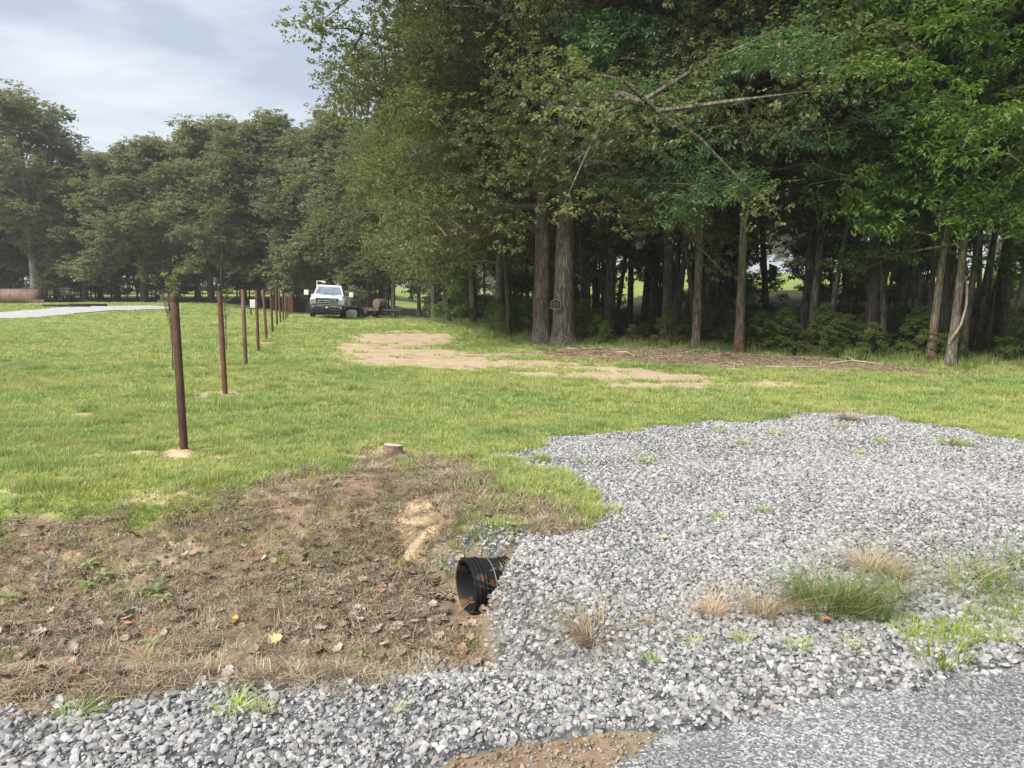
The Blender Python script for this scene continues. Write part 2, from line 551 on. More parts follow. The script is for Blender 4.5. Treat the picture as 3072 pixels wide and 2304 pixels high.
def link(name, me, parent=None, loc=None, rot=None, scl=None):
    o = bpy.data.objects.new(name, me)
    COL.objects.link(o)
    if parent is not None:
        o.parent = parent
    if loc is not None:
        o.location = loc
    if rot is not None:
        o.rotation_euler = rot
    if scl is not None:
        o.scale = scl if hasattr(scl, '__len__') else (scl, scl, scl)
    return o

def tag(o, label=None, cat=None, group=None, kind=None):
    if label:
        o['label'] = label
    if cat:
        o['category'] = cat
    if group:
        o['group'] = group
    if kind:
        o['kind'] = kind
    return o

def part(mb, name, mat, parent, smooth=False, bevel=0.0):
    return link(name, mb.mesh(name, mat, smooth, bevel), parent)

# ------------------------------------------------------------------ scatter of uncountable stuff
def protos(name, meshes):
    c = bpy.data.collections.new(name)           # never linked to the scene
    for i, me in enumerate(meshes):
        o = bpy.data.objects.new('%s_%02d' % (name, i), me)
        c.objects.link(o)
    return c

def scatter(name, label, pts, rot, scl, pid, coll, cat):
    me = bpy.data.meshes.new(name)
    n = len(pts)
    me.vertices.add(n)
    me.vertices.foreach_set('co', np.ascontiguousarray(pts, dtype=np.float32).ravel())
    for an, ty, dat, key in (('rot', 'FLOAT_VECTOR', rot, 'vector'), ('scl', 'FLOAT_VECTOR', scl, 'vector'), ('pid', 'INT', pid, 'value')):
        a = me.attributes.new(an, ty, 'POINT')
        a.data.foreach_set(key, np.ascontiguousarray(dat, dtype=np.int32 if ty == 'INT' else np.float32).ravel())
    o = link(name, me)
    tag(o, label, cat, kind='stuff')
    g = bpy.data.node_groups.new(name, 'GeometryNodeTree')
    g.interface.new_socket('Geometry', in_out='INPUT', socket_type='NodeSocketGeometry')
    g.interface.new_socket('Geometry', in_out='OUTPUT', socket_type='NodeSocketGeometry')
    gi, go = g.nodes.new('NodeGroupInput'), g.nodes.new('NodeGroupOutput')
    ci = g.nodes.new('GeometryNodeCollectionInfo')
    ci.inputs['Collection'].default_value = coll
    ci.inputs['Separate Children'].default_value = True
    ci.inputs['Reset Children'].default_value = True
    ip = g.nodes.new('GeometryNodeInstanceOnPoints')
    ip.inputs['Pick Instance'].default_value = True
    def na(nm, ty):
        q = g.nodes.new('GeometryNodeInputNamedAttribute')
        q.data_type = ty
        q.inputs['Name'].default_value = nm
        return q.outputs['Attribute']
    e = g.nodes.new('FunctionNodeEulerToRotation')
    g.links.new(na('rot', 'FLOAT_VECTOR'), e.inputs[0])
    g.links.new(gi.outputs[0], ip.inputs['Points'])
    g.links.new(ci.outputs[0], ip.inputs['Instance'])
    g.links.new(na('pid', 'INT'), ip.inputs['Instance Index'])
    g.links.new(e.outputs[0], ip.inputs['Rotation'])
    g.links.new(na('scl', 'FLOAT_VECTOR'), ip.inputs['Scale'])
    g.links.new(ip.outputs[0], go.inputs[0])
    md = o.modifiers.new('scatter', 'NODES')
    md.node_group = g
    return o

def stone_mesh(seed, mat, flat=.62):
    rg = random.Random(seed)
    bm = bmesh.new()
    for _ in range(15):
        v = Vector((rg.gauss(0, 1), rg.gauss(0, 1), rg.gauss(0, 1))).normalized() * rg.uniform(.78, 1.0)
        bm.verts.new((v.x * .5 * rg.uniform(.95, 1.25), v.y * .5 * .8, v.z * .5 * flat))
    bmesh.ops.convex_hull(bm, input=bm.verts)
    bmesh.ops.delete(bm, geom=[v for v in bm.verts if not v.link_faces], context='VERTS')
    bmesh.ops.recalc_face_normals(bm, faces=bm.faces)
    me = bpy.data.meshes.new('stone')
    bm.to_mesh(me)
    bm.free()
    me.materials.append(M[mat])
    return me

def blades_mesh(seed, n, h, spread, width, mat, lean=.5, flat=False, segs=2):
    rg = np.random.default_rng(seed)
    V, F, LV = [], [], []
    for i in range(n):
        a = rg.uniform(0, 2 * math.pi)
        r = spread * math.sqrt(rg.uniform())
        bx, by = r * math.cos(a), r * math.sin(a)
        az = a + rg.normal(0, .9)
        hh = h * rg.uniform(.55, 1.15)
        le = lean * rg.uniform(.2, 1.5)
        wd = width * rg.uniform(.7, 1.3)
        sx, sy = -math.sin(az) * wd / 2, math.cos(az) * wd / 2
        lvv = rg.uniform()
        o = len(V)
        if flat:                               # a straw lying on the ground
            curve = rg.normal(0, .35)
            z0 = rg.uniform(.0, .03)
            z1 = z0 + rg.uniform(-.008, .035)
            for s in range(segs + 1):
                u = s / segs
                q = az + curve * u
                px_, py_ = bx + math.cos(q) * hh * (u - .5), by + math.sin(q) * hh * (u - .5)
                pz = z0 * (1 - u) + z1 * u + .02 * math.sin(math.pi * u)
                V += [(px_ + sx, py_ + sy, pz), (px_ - sx, py_ - sy, pz)]
                LV += [lvv, lvv]
            for s in range(segs):
                F.append((o + 2 * s, o + 2 * s + 1, o + 2 * s + 3, o + 2 * s + 2))
        else:
            for s in range(segs + 1):
                u = s / segs
                d = hh * le * u ** 1.7
                pz = hh * u * (1 - .35 * min(1, le) * u)
                k = (1 - u ** 1.6) * 1.0 + .06
                V += [(bx + math.cos(az) * d + sx * k, by + math.sin(az) * d + sy * k, pz), (bx + math.cos(az) * d - sx * k, by + math.sin(az) * d - sy * k, pz)]
                LV += [lvv, lvv]
            for s in range(segs):
                F.append((o + 2 * s, o + 2 * s + 1, o + 2 * s + 3, o + 2 * s + 2))
    return fast_mesh('blades', np.array(V), np.array(F), mat, np.array(LV))

# ================================================================== SETTING
def build_ground():
    def axis(lo, hi, f0, f1, step, grow=1.13):
        a = list(np.arange(f0, f1 + 1e-6, step))
        s, v = step, a[-1]
        while v < hi:
            s *= grow
            v += s
            a.append(v)
        s, v = step, a[0]
        while v > lo:
            s *= grow
            v -= s
            a.insert(0, v)
        return np.array(a)
    xs = axis(-600, 600, -5.5, 5.5, .045, 1.055)
    ys = axis(-300, 900, 1.6, 8.2, .045, 1.035)
    X, Y = np.meshgrid(xs, ys)
    x, y = X.ravel(), Y.ravel()
    z = zf(x, y)
    nx, ny = len(xs), len(ys)
    i = np.arange(nx * ny).reshape(ny, nx)
    F = np.stack([i[:-1, :-1], i[:-1, 1:], i[1:, 1:], i[1:, :-1]], -1).reshape(-1, 4)
    V = np.stack([x, y, z], -1)
    c = V[F].mean(1)
    t = (c[:, 0] - PIPE_O[0]) * PCA + (c[:, 1] - PIPE_O[1]) * PSA
    lat = -(c[:, 0] - PIPE_O[0]) * PSA + (c[:, 1] - PIPE_O[1]) * PCA
    rr = np.sqrt(lat ** 2 + (c[:, 2] - PIPE_O[2]) ** 2)
    F = F[~((t > .09) & (t < 1.2) & (rr < .140))]
    me = fast_mesh('ground', V, F, 'ground')
    me.polygons.foreach_set('use_smooth', [True] * len(me.polygons))
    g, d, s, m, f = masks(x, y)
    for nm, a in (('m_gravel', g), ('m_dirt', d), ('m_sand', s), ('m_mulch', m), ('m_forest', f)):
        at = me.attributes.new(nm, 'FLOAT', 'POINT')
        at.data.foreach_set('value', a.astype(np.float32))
    o = link('ground', me)
    tag(o, kind='structure')

build_ground()

def sheet(name, P, lift, mat, warp=0.0, step=.1, inner=None):
    """a sheet with a ragged outline that follows the terrain"""
    pts = []
    n = len(P)
    for i in range(n):
        a, b = P[i], P[(i + 1) % n]
        k = max(1, int(np.hypot(*(b - a)) / step))
        for j in range(k):
            pts.append(a + (b - a) * j / k)
    pts = np.array(pts)
    x, y = pts[:, 0], pts[:, 1]
    pts = pts + np.stack([(fbm(x, y, 1.1, 5) - .5), (fbm(x, y, 1.1, 6) - .5)], -1) * warp + np.stack([(fbm(x, y, .22, 7) - .5), (fbm(x, y, .22, 8) - .5)], -1) * warp * .35
    bm = bmesh.new()
    f = bm.faces.new([bm.verts.new((p[0], p[1], 0)) for p in pts])
    for ax, lo, hi in ((0, pts[:, 0].min(), pts[:, 0].max()), (1, pts[:, 1].min(), pts[:, 1].max())):
        v = lo + (inner or 1.0)
        while v < hi:
            co = (v, 0, 0) if ax == 0 else (0, v, 0)
            bmesh.ops.bisect_plane(bm, geom=bm.verts[:] + bm.edges[:] + bm.faces[:], plane_co=co, plane_no=(1, 0, 0) if ax == 0 else (0, 1, 0))
            v += (inner or 1.0)
    bmesh.ops.triangulate(bm, faces=bm.faces)
    for v in bm.verts:
        v.co.z = zz(v.co.x, v.co.y) + lift
    bmesh.ops.recalc_face_normals(bm, faces=bm.faces)
    me = bpy.data.meshes.new(name)
    bm.to_mesh(me)
    bm.free()
    if me.polygons[0].normal.z < 0:
        me.flip_normals()
    me.materials.append(M[mat])
    return tag(link(name, me), kind='structure')

# paved road: worn chip-seal with pale aggregate
def road_material():
    t = NT('road')
    P = t.pos()
    vo = t.n('ShaderNodeTexVoronoi', Scale=125.0)
    t.l(P, vo.inputs['Vector'])
    sep = t.n('ShaderNodeSeparateColor')
    t.l(vo.outputs['Color'], sep.inputs[0])
    c = t.ramp(sep.outputs[0], [(.1, (.12, .12, .125)), (.55, (.24, .24, .245)), (.85, (.42, .42, .42)), (1, (.55, .55, .54))])
    c = t.mix(.8, c, t.ramp(t.noise(P, 1.3, 4), [(.3, (.7, .69, .68)), (.7, (1.1, 1.1, 1.1))]), 'MULTIPLY')
    t.principled(c, .85, 0, .2, t.bump(vo.outputs['Distance'], .6, .006))
    M['road'] = t.m

road_material()
ROAD = np.array([(-30, -4.5), (30, -1.5), (30, 6.0), (9, 4.1), (3.5, 3.12), (2.05, 2.84), (1.2, 2.6), (.45, 2.38), (.15, 2.2), (-.5, 1.95), (-1.2, 1.55), (-3, .95), (-30, -.6)], float)
sheet('road', ROAD, .010, 'road', .3, .06, .5)
t_ = NT('road_gravel')
P_ = t_.pos()
t_.principled(t_.ramp(t_.noise(P_, 9, 5), [(.3, (.30, .29, .28)), (.7, (.58, .57, .55))]), .95, 0, .1, t_.bump(t_.noise(P_, 30, 4), .5, .03))
M['road_gravel'] = t_.m
sheet('gravel_road', FARROAD, .03, 'road_gravel', .8, .3, 1.0)

# ------------------------------------------------------------------ gravel, grass, litter
def sample(n, x0, x1, y0, y1):
    return RNG.uniform(x0, x1, n), RNG.uniform(y0, y1, n)

def pipe_clear(x, y, z, pad):
    t = (x - PIPE_O[0]) * PCA + (y - PIPE_O[1]) * PSA
    lat = -(x - PIPE_O[0]) * PSA + (y - PIPE_O[1]) * PCA
    rr = np.sqrt(lat ** 2 + (z - PIPE_O[2]) ** 2)
    return ~(((rr < .176 + pad) & (t > -.12) & (t < .15)) | ((rr < .135) & (t >= .15) & (t < 1.2)))

def infov(x, y, m=1.2):
    return (np.abs(x) < .70 * y + m) & (y > 1.5)

def put(name, label, cat, xs, ys, lift, smin, smax, tilt, coll, nproto, big=None, pw=1.0):
    n = len(xs)
    z = zf(xs, ys)
    s = smin + (smax - smin) * RNG.uniform(size=n) ** pw
    if big is not None:
        s = s * big
    if lift:
        z = z + s * lift
    rot = np.stack([RNG.normal(0, tilt, n), RNG.normal(0, tilt, n), RNG.uniform(0, 6.283, n)], -1)
    S = np.stack([s, s, s], -1)
    return scatter(name, label, np.stack([xs, ys, z], -1), rot, S, RNG.integers(0, nproto, n), coll, cat)

def gravel():
    c = protos('stone_grey', [stone_mesh(100 + i, 'stone_grey', .5 + .04 * (i % 6)) for i in range(14)])
    x, y = sample(430000, -5, 9, 1.6, 9.6)
    ok = infov(x, y)
    x, y = x[ok], y[ok]
    g, d, s, m, f = masks(x, y)
    dens = .72 + .28 * sm(.35, .55, fbm(x, y, .5, 91))
    far = sm(5, 9, y)
    rd = sdist(ROAD, x, y)
    bare = sm(.0, .5, BARE(x, y))
    ok = (RNG.uniform(size=len(x)) < dens * (1 - .25 * far) * (1 - bare)) & (g > .5 + RNG.normal(0, .26, len(x))) & (g > .06) & (rd < RNG.normal(-.02, .07, len(x)))
    x, y = x[ok], y[ok]
    z = zf(x, y)
    ok = pipe_clear(x, y, z, .0)
    x, y = x[ok], y[ok]
    big = 1.0 + .25 * sm(.4, .7, fbm(x, y, .7, 17))
    put('gravel', 'loose grey crushed stone covering the driveway apron and road shoulder', 'gravel', x, y, .12, .012, .046, .32, c, 14, big, 1.9)
    c = protos('stone_fine', [stone_mesh(200 + i, 'stone_fine', .7) for i in range(6)])
    x, y = sample(110000, -5, 7, 1.6, 6.5)
    ok = infov(x, y)
    x, y = x[ok], y[ok]
    g, d, s, m, f = masks(x, y)
    rd = sdist(ROAD, x, y)
    near = np.exp(-np.abs(rd) / .35)
    ok = RNG.uniform(size=len(x)) < np.clip(.4 * g + .8 * near * (y < 4) + .06 + .75 * sm(.15, .5, BARE(x, y)), 0, 1) * ((g > .3) | (y < 2.95))
    x, y = x[ok], y[ok]
    ok = pipe_clear(x, y, zf(x, y), .0)
    put('grit', 'fine grey grit and chippings along the road edge', 'grit', x[ok], y[ok], .3, .006, .017, .6, c, 6)

gravel()

def lawn():
    c = protos('tuft', [blades_mesh(300 + i, 26, .062, .062, .0055, 'blade_lawn', .75) for i in range(8)])
    def zone(n, y0, y1, xm):
        x, y = sample(n, -xm, xm, y0, y1)
        ok = infov(x, y, 1.5)
        x, y = x[ok], y[ok]
        g, d, s, m, f = masks(x, y)
        cover = np.clip(1.05 - 1.0 * d - 1.25 * s - .9 * m - 1.2 * sm(.5, 1, f), 0, 1) * (1 - sm(.5, .97, g))
        # ragged strip where lawn thins out into the ditch bank
        cover = cover + .5 * ((d > .2) & (y > 4.9) & (g < .3)) * sm(.50, .66, fbm(x, y, .3, 61)) * (1 - sm(-1.0, .9, sdist(DIRT, x, y)) * .8)
        cover = cover * (.55 + .45 * sm(.3, .5, fbm(x, y, .6, 71)))
        cover = np.where(sdist(FARROAD, x, y) > -.2, 0, cover)
        ok = RNG.uniform(size=len(x)) < cover
        return x[ok], y[ok]
    X, Y, S = [], [], []
    for n, y0, y1, xm, s in ((58000, 4.6, 9, 8, .85), (52000, 9, 15, 12, 1.1), (42000, 15, 27, 20, 1.7), (36000, 27, 48, 35, 2.6), (14000, 48, 66, 46, 3.6)):
        x, y = zone(n, y0, y1, xm)
        X.append(x); Y.append(y); S.append(np.full(len(x), s))
    X, Y, S = map(np.concatenate, (X, Y, S))
    n = len(X)
    z = zf(X, Y) - .004
    patch = .75 + .55 * fbm(X, Y, .9, 81)
    s = S * RNG.uniform(.75, 1.3, n)
    hz = RNG.uniform(.75, 1.25, n) * patch * np.clip(S, .8, 1.15) * (1 + 1.0 * sm(.60, .74, fbm(X, Y, .3, 83)))
    scl = np.stack([s, s, hz], -1)
    rot = np.stack([RNG.normal(0, .12, n), RNG.normal(0, .12, n), RNG.uniform(0, 6.283, n)], -1)
    scatter('lawn_grass', 'short mown yellow-green lawn grass around the post row', np.stack([X, Y, z], -1), rot, scl, RNG.integers(0, 8, n), c, 'grass')
    # taller, greener grass at the wood's edge and sparse blades on the bank
    c2 = protos('edge_tuft', [blades_mesh(340 + i, 22, .16, .08, .006, 'blade_green', .6) for i in range(5)])
    x, y = sample(26000, -9, 15, 13, 40)
    ok = infov(x, y, 1)
    x, y = x[ok], y[ok]
    g, d, s, m, f = masks(x, y)
    sd_ = sdist(WOODS, x, y)
    ok = (RNG.uniform(size=len(x)) < np.exp(-((sd_ - .3) / .8) ** 2) * (1 - m) * .9)
    put('edge_grass', 'taller rough grass growing along the edge of the wood', 'grass', x[ok], y[ok], 0, .7, 1.9, .15, c2, 5)

lawn()

def leaf_card(seed, mat, L_=.1, W_=.07, curl=.4):
    """a lobed, curled dead leaf"""
    rg = random.Random(seed)
    n = 9
    V, F = [], []
    for i in range(n):
        u = i / (n - 1)
        wdt = W_ * .5 * math.sin(math.pi * min(1, u * .95 + .05)) ** .7 * (1 + .38 * math.cos(i * 2.6 + seed)) + .002
        x = (u - .5) * L_
        z = curl * L_ * (u - .5) ** 2 * 1.2
        zl = z + curl * wdt * rg.uniform(.2, 1.1)
        zr = z + curl * wdt * rg.uniform(.2, 1.1)
        V += [(x, wdt, zl), (x, 0, z), (x, -wdt, zr)]
    for i in range(n - 1):
        F += [(3 * i, 3 * i + 1, 3 * i + 4, 3 * i + 3), (3 * i + 1, 3 * i + 2, 3 * i + 5, 3 * i + 4)]
    return fast_mesh('leaf', np.array(V), np.array(F), mat)

def litter_material(name, stops):
    t = NT(name)
    r = t.n('ShaderNodeObjectInfo').outputs['Random']
    c = t.ramp(r, stops)
    c = t.mix(.7, c, t.ramp(t.noise(t.obj(), 60, 4), [(.3, (.65, .65, .65)), (.7, (1.15, 1.15, 1.15))]), 'MULTIPLY')
    t.principled(c, .75, 0, .2)
    M[name] = t.m

litter_material('dead_leaf', [(0, (.10, .07, .05)), (.35, (.20, .145, .105)), (.65, (.33, .26, .20)), (.85, (.46, .40, .34)), (1, (.36, .18, .09))])
simple('yellow_leaf', (.62, .44, .07), .6, 0, .2, 30)
simple('tan_leaf', (.56, .42, .21), .6, 0, .2, 30)
simple('orange_leaf', (.46, .20, .09), .6, 0, .2, 30)
simple('grey_leaf', (.37, .32, .28), .7, 0, .25, 30)
simple('brown_leaf', (.20, .12, .07), .7, 0, .3, 30)

def ditch_stuff():
    c = protos('straw', [blades_mesh(400 + i, 44, .15, .13, .0048, 'straw', flat=True, segs=2) for i in range(8)])
    x, y = sample(17000, -5.5, 1.8, 2.5, 7.2)
    ok = infov(x, y)
    x, y = x[ok], y[ok]
    g, d, s, m, f = masks(x, y)
    ok = RNG.uniform(size=len(x)) < (d * (1 - .75 * s) * (1 - g)) * (.16 + .6 * sm(.36, .56, fbm(x, y, .45, 41))) * (1 - .7 * np.exp(-((y - 3.75) / .4) ** 2))
    x, y = x[ok], y[ok]
    ok = pipe_clear(x, y, zf(x, y), .1)
    put('dead_grass', 'matted dead grass and straw lying in the drainage ditch', 'dead grass', x[ok], y[ok], .004, .3, .68, .15, c, 8)
    # dried short stubble, upright
    c = protos('stubble', [blades_mesh(430 + i, 24, .05, .06, .0032, 'straw', 1.3) for i in range(5)])
    x, y = sample(9000, -5.5, 1.8, 2.6, 7.2)
    ok = infov(x, y)
    x, y = x[ok], y[ok]
    g, d, s, m, f = masks(x, y)
    ok = RNG.uniform(size=len(x)) < (np.clip(d * 1.3, 0, 1) * (1 - .7 * s) * (1 - g)) * sm(.3, .6, fbm(x, y, .5, 47)) * .8
    x, y = x[ok], y[ok]
    ok = pipe_clear(x, y, zf(x, y), .1)
    put('dead_stubble', 'short dried grass stubble on the ditch banks', 'dead grass', x[ok], y[ok], 0, .6, 1.5, .2, c, 5)
    # litter
    c = protos('litter_leaf', [leaf_card(500 + i, 'dead_leaf', .085, .06, .5) for i in range(8)])
    x, y = sample(16000, -5, 0.3, 2.7, 5.8)
    ok = infov(x, y)
    x, y = x[ok], y[ok]
    g, d, s, m, f = masks(x, y)
    low = sm(-.1, -.36, zf(x, y)) if False else 1 - sm(-.40, -.16, zf(x, y))
    drift = 1.1 * np.exp(-((x + .55) / .5) ** 2 - ((y - 4.45) / .42) ** 2) + .7 * np.exp(-((x + 2.9) / .5) ** 2 - ((y - 4.0) / .5) ** 2) + .45 * np.exp(-((x + 2.2) / .35) ** 2 - ((y - 3.05) / .2) ** 2)
    ok = RNG.uniform(size=len(x)) < (.03 + .12 * low * sm(.45, .65, fbm(x, y, .4, 97)) + .6 * drift) * d * (1 - g)
    x, y = x[ok], y[ok]
    ok = pipe_clear(x, y, zf(x, y), .02)
    put('leaf_litter', 'drift of brown and grey dead leaves in the bottom of the ditch', 'leaf litter', x[ok], y[ok], .03, .3, .85, .35, c, 8)
    # crumbs of soil and pebbles
    c = protos('pebble', [stone_mesh(600 + i, 'stone_tan', .6) for i in range(8)])
    x, y = sample(52000, -5, 1.6, 1.8, 7.0)
    ok = infov(x, y)
    x, y = x[ok], y[ok]
    g, d, s, m, f = masks(x, y)
    bed = np.exp(-((y - 3.75) / .42) ** 2)
    ok = RNG.uniform(size=len(x)) < np.clip(.28 + .6 * bed * sm(.35, .55, fbm(x, y, .5, 55)) + .3 * s + .9 * sm(.15, .5, BARE(x, y)), 0, 1) * np.clip(d + s, 0, 1) * (1 - g)
    x, y = x[ok], y[ok]
    ok = pipe_clear(x, y, zf(x, y), .02)
    put('pebbles', 'small tan pebbles and soil crumbs on the ditch floor', 'pebbles', x[ok], y[ok], .2, .006, .034, .4, c, 8, None, 3.0)

ditch_stuff()

def brush():
    def twig(seed):
        rg = random.Random(seed)
        b = MB()
        for k in range(7):
            a = rg.gauss(0, .5)
            l_ = rg.uniform(.25, .75)
            x, y = rg.uniform(-.25, .25), rg.uniform(-.25, .25)
            p = []
            for i in range(4):
                u = i / 3 - .5
                p.append((x + math.cos(a + u * .5) * l_ * u, y + math.sin(a + u * .5) * l_ * u, .03 + rg.uniform(0, .05)))
            b.tube(p, [.011, .010, .008, .004], 4, False)
        return b.mesh('twig', 'twig')
    simple('twig', (.29, .21, .155), .9, 0, .5, 9, 0)
    c = protos('twig', [twig(i) for i in range(8)])
    x, y = sample(9000, -6, 12, 13, 24)
    g, d, s, m, f = masks(x, y)
    ok = RNG.uniform(size=len(x)) < m ** 2 * .75 + .03 * (f > .5)
    put('brush_debris', 'spread of broken brown twigs and wood debris before the wood', 'brush', x[ok], y[ok], -.02, .25, .8, .06, c, 8)
    c = protos('wood_leaf', [leaf_card(540 + i, 'dead_leaf', .12, .09, .5) for i in range(6)])
    x, y = sample(16000, -6, 16, 13, 34)
    ok = infov(x, y, 1)
    x, y = x[ok], y[ok]
    g, d, s, m, f = masks(x, y)
    ok = RNG.uniform(size=len(x)) < f * .5 * (1 - m) + m * .12
    put('wood_floor_leaves', 'brown fallen leaves carpeting the floor of the wood', 'leaf litter', x[ok], y[ok], .01, .35, .8, .3, c, 6)

brush()

# ================================================================== TREES
def leaves_arrays(rg, centers, radii, n, Ln, Wd, flat=.65, droop=.35, shell=.45):
    wts = radii ** 2
    idx = rg.choice(len(centers), n, p=wts / wts.sum())
    d = rg.normal(size=(n, 3))
    d /= np.linalg.norm(d, axis=1)[:, None]
    m_ = max(1, n // 9)                      # leaves sit in sprays at twig ends
    si = rg.choice(len(centers), m_, p=wts / wts.sum())
    sd_ = rg.normal(size=(m_, 3))
    sd_ /= np.linalg.norm(sd_, axis=1)[:, None]
    so_ = sd_ * (rg.uniform(0, 1, m_) ** shell * radii[si])[:, None]
    so_[:, 2] *= flat
    sc_ = centers[si] + so_
    pk = rg.integers(0, m_, n)
    idx = si[pk]
    c = sc_[pk] + d * (Ln * 1.15 * rg.uniform(.25, 1.25, n))[:, None] * np.array([1, 1, .6])
    d = .5 * d + .5 * sd_[pk]
    az = rg.uniform(0, 2 * math.pi, n)
    # leaf axis: outward and drooping
    a = np.stack([np.cos(az), np.sin(az), np.zeros(n)], -1) * .8 + d * .7
    a[:, 2] -= droop * rg.uniform(.2, 1.6, n)
    a /= np.linalg.norm(a, axis=1)[:, None]
    up = np.stack([rg.normal(0, .45, n), rg.normal(0, .45, n), np.ones(n)], -1)
    s = np.cross(a, up)
    s /= np.linalg.norm(s, axis=1)[:, None] + 1e-9
    nn = np.cross(s, a)
    l_ = Ln * rg.uniform(.65, 1.3, n)
    w_ = Wd * rg.uniform(.7, 1.25, n)
    base = c - a * (l_ * .5)[:, None]
    tip = c + a * (l_ * .5)[:, None] - nn * (l_ * .12)[:, None]
    k = nn * (w_ * .14)[:, None]
    lf = c + s * (w_ * .5)[:, None] + k - a * (l_ * .05)[:, None]
    rt = c - s * (w_ * .5)[:, None] + k - a * (l_ * .05)[:, None]
    V = np.stack([base, rt, tip, lf], 1).reshape(-1, 3)
    o = np.arange(n)[:, None] * 4
    F = np.concatenate([o + np.array([[0, 1, 2]]), o + np.array([[0, 2, 3]])], 1).reshape(-1, 3)
    cl = rg.uniform(0, 1, len(centers))[idx]
    lv = np.clip(.42 * cl + .28 * rg.uniform(0, 1, m_)[pk] + .30 * rg.uniform(0, 1, n), 0, 1)
    return V, F, np.repeat(lv, 4)

TP = {}

def tree_proto(key, seed, H, r0, cb, Rr, n_limb, n_leaf, Ln, Wd, leaf, bark, clump=(.5, .9), lean=(0, 0), sub=6, flat=.65, wob=.12, flare=1.5, stems=(), low=None, el0=4, top=1.0, rnd=False, dome=0):
    rg = np.random.default_rng(seed)
    b = MB()
    n = 10
    path = []
    wx = np.cumsum(rg.normal(0, wob, n))
    wy = np.cumsum(rg.normal(0, wob, n))
    for i in range(n):
        u = i / (n - 1)
        path.append(Vector((lean[0] * u * H + wx[i] * u, lean[1] * u * H + wy[i] * u, H * .94 * u)))
    def at(z):
        u = max(0, min(.999, z / (H * .94))) * (n - 1)
        i = int(u)
        return path[i].lerp(path[i + 1], u - i)
    def rad(z):
        return r0 * (1 - .86 * (z / (H * .94)) ** .85) + .01
    pp = [path[0] + Vector((0, 0, -.12)), path[0] + Vector((0, 0, .05)), at(.25), at(.6)] + path[1:]
    rr = [r0 * flare * 1.15, r0 * flare, r0 * (1 + (flare - 1) * .35), r0 * 1.04] + [rad(p.z) for p in path[1:]]
    b.tube(pp, rr, 10)
    for st in stems:
        b.tube(st[0], st[1], 8)
    C, CR = [], []
    for i in range(n_limb):
        t = ((i + .5) / n_limb) ** .9
        z = H * (cb + (.96 - cb) * t)
        env = Rr * (1 - (.78 * t ** 2.0 if not rnd else .62 * t ** 3.5)) * (.8 + .2 * min(1, t / .2)) * rg.uniform(.72, 1.18)
        az = i * 2.399 + rg.normal(0, .3)
        el = R(el0 + 58 * t * top + rg.normal(0, 8))
        p0 = at(min(z, H * .92))
        q = [p0]
        dirv = Vector((math.cos(az) * math.cos(el), math.sin(az) * math.cos(el), math.sin(el)))
        step = env / 5
        d = dirv.copy()
        for k in range(5):
            d = (d + Vector(rg.normal(0, .13, 3)) + Vector((0, 0, -.06 if t < .5 else .02))).normalized()
            q.append(q[-1] + d * step)
        r1 = min(rad(p0.z) * .5, .012 + .016 * env)
        b.tube(q, [r1 * (1 - .8 * k / 5) + .004 for k in range(6)], 5, False)
        for k in range(sub):
            u = rg.uniform(.25, 1.0)
            j = min(4, int(u * 5))
            s0 = q[j].lerp(q[j + 1], u * 5 - j)
            sa = math.atan2(d.y, d.x) + rg.choice([-1, 1]) * rg.uniform(.4, 1.4)
            se = rg.normal(.15, .35)
            ln = env * rg.uniform(.18, .42)
            sd_ = Vector((math.cos(sa) * math.cos(se), math.sin(sa) * math.cos(se), math.sin(se)))
            s1 = s0 + sd_ * ln * .5 + Vector(rg.normal(0, .06, 3))
            s2 = s0 + sd_ * ln + Vector((0, 0, -.1 * ln))
            rs = r1 * .4
            b.tube([s0, s1, s2], [rs + .004, rs * .7 + .003, .004], 4, False)
            C.append(tuple(s2)); CR.append(rg.uniform(*clump))
            if rg.uniform() < .6:
                C.append(tuple(s1)); CR.append(rg.uniform(*clump) * .8)
        C.append(tuple(q[-1])); CR.append(rg.uniform(*clump))
    tp = path[-1]
    for k in range(max(3, n_limb // 6)):
        C.append((tp.x + rg.normal(0, .3), tp.y + rg.normal(0, .3), tp.z + rg.uniform(-.3, .6))); CR.append(rg.uniform(*clump))
    for k in range(dome):                     # rounded lobes that fill out a broadleaf crown
        a, v = rg.uniform(0, 2 * math.pi), rg.uniform(-.75, 1.0)
        hz_ = math.sqrt(max(0, 1 - v * v)) * rg.uniform(.72, 1.0)
        zc, hh = H * (cb + 1) * .5, H * (1 - cb) * .5
        pc = at(min(zc, H * .9))
        C.append((pc.x + math.cos(a) * hz_ * Rr * .86, pc.y + math.sin(a) * hz_ * Rr * .86, zc + v * hh * .93))
        CR.append(rg.uniform(clump[0] * 1.1, clump[1] * 1.15))
    for e in (low or ()):
        C.append(e[:3]); CR.append(e[3])
    tm = b.mesh('trunk', bark, True)
    V, F, lv = leaves_arrays(rg, np.array(C), np.array(CR), n_leaf, Ln, Wd, flat)
    cm = fast_mesh('crown', V, F, leaf, lv)
    TP[key] = (tm, cm)

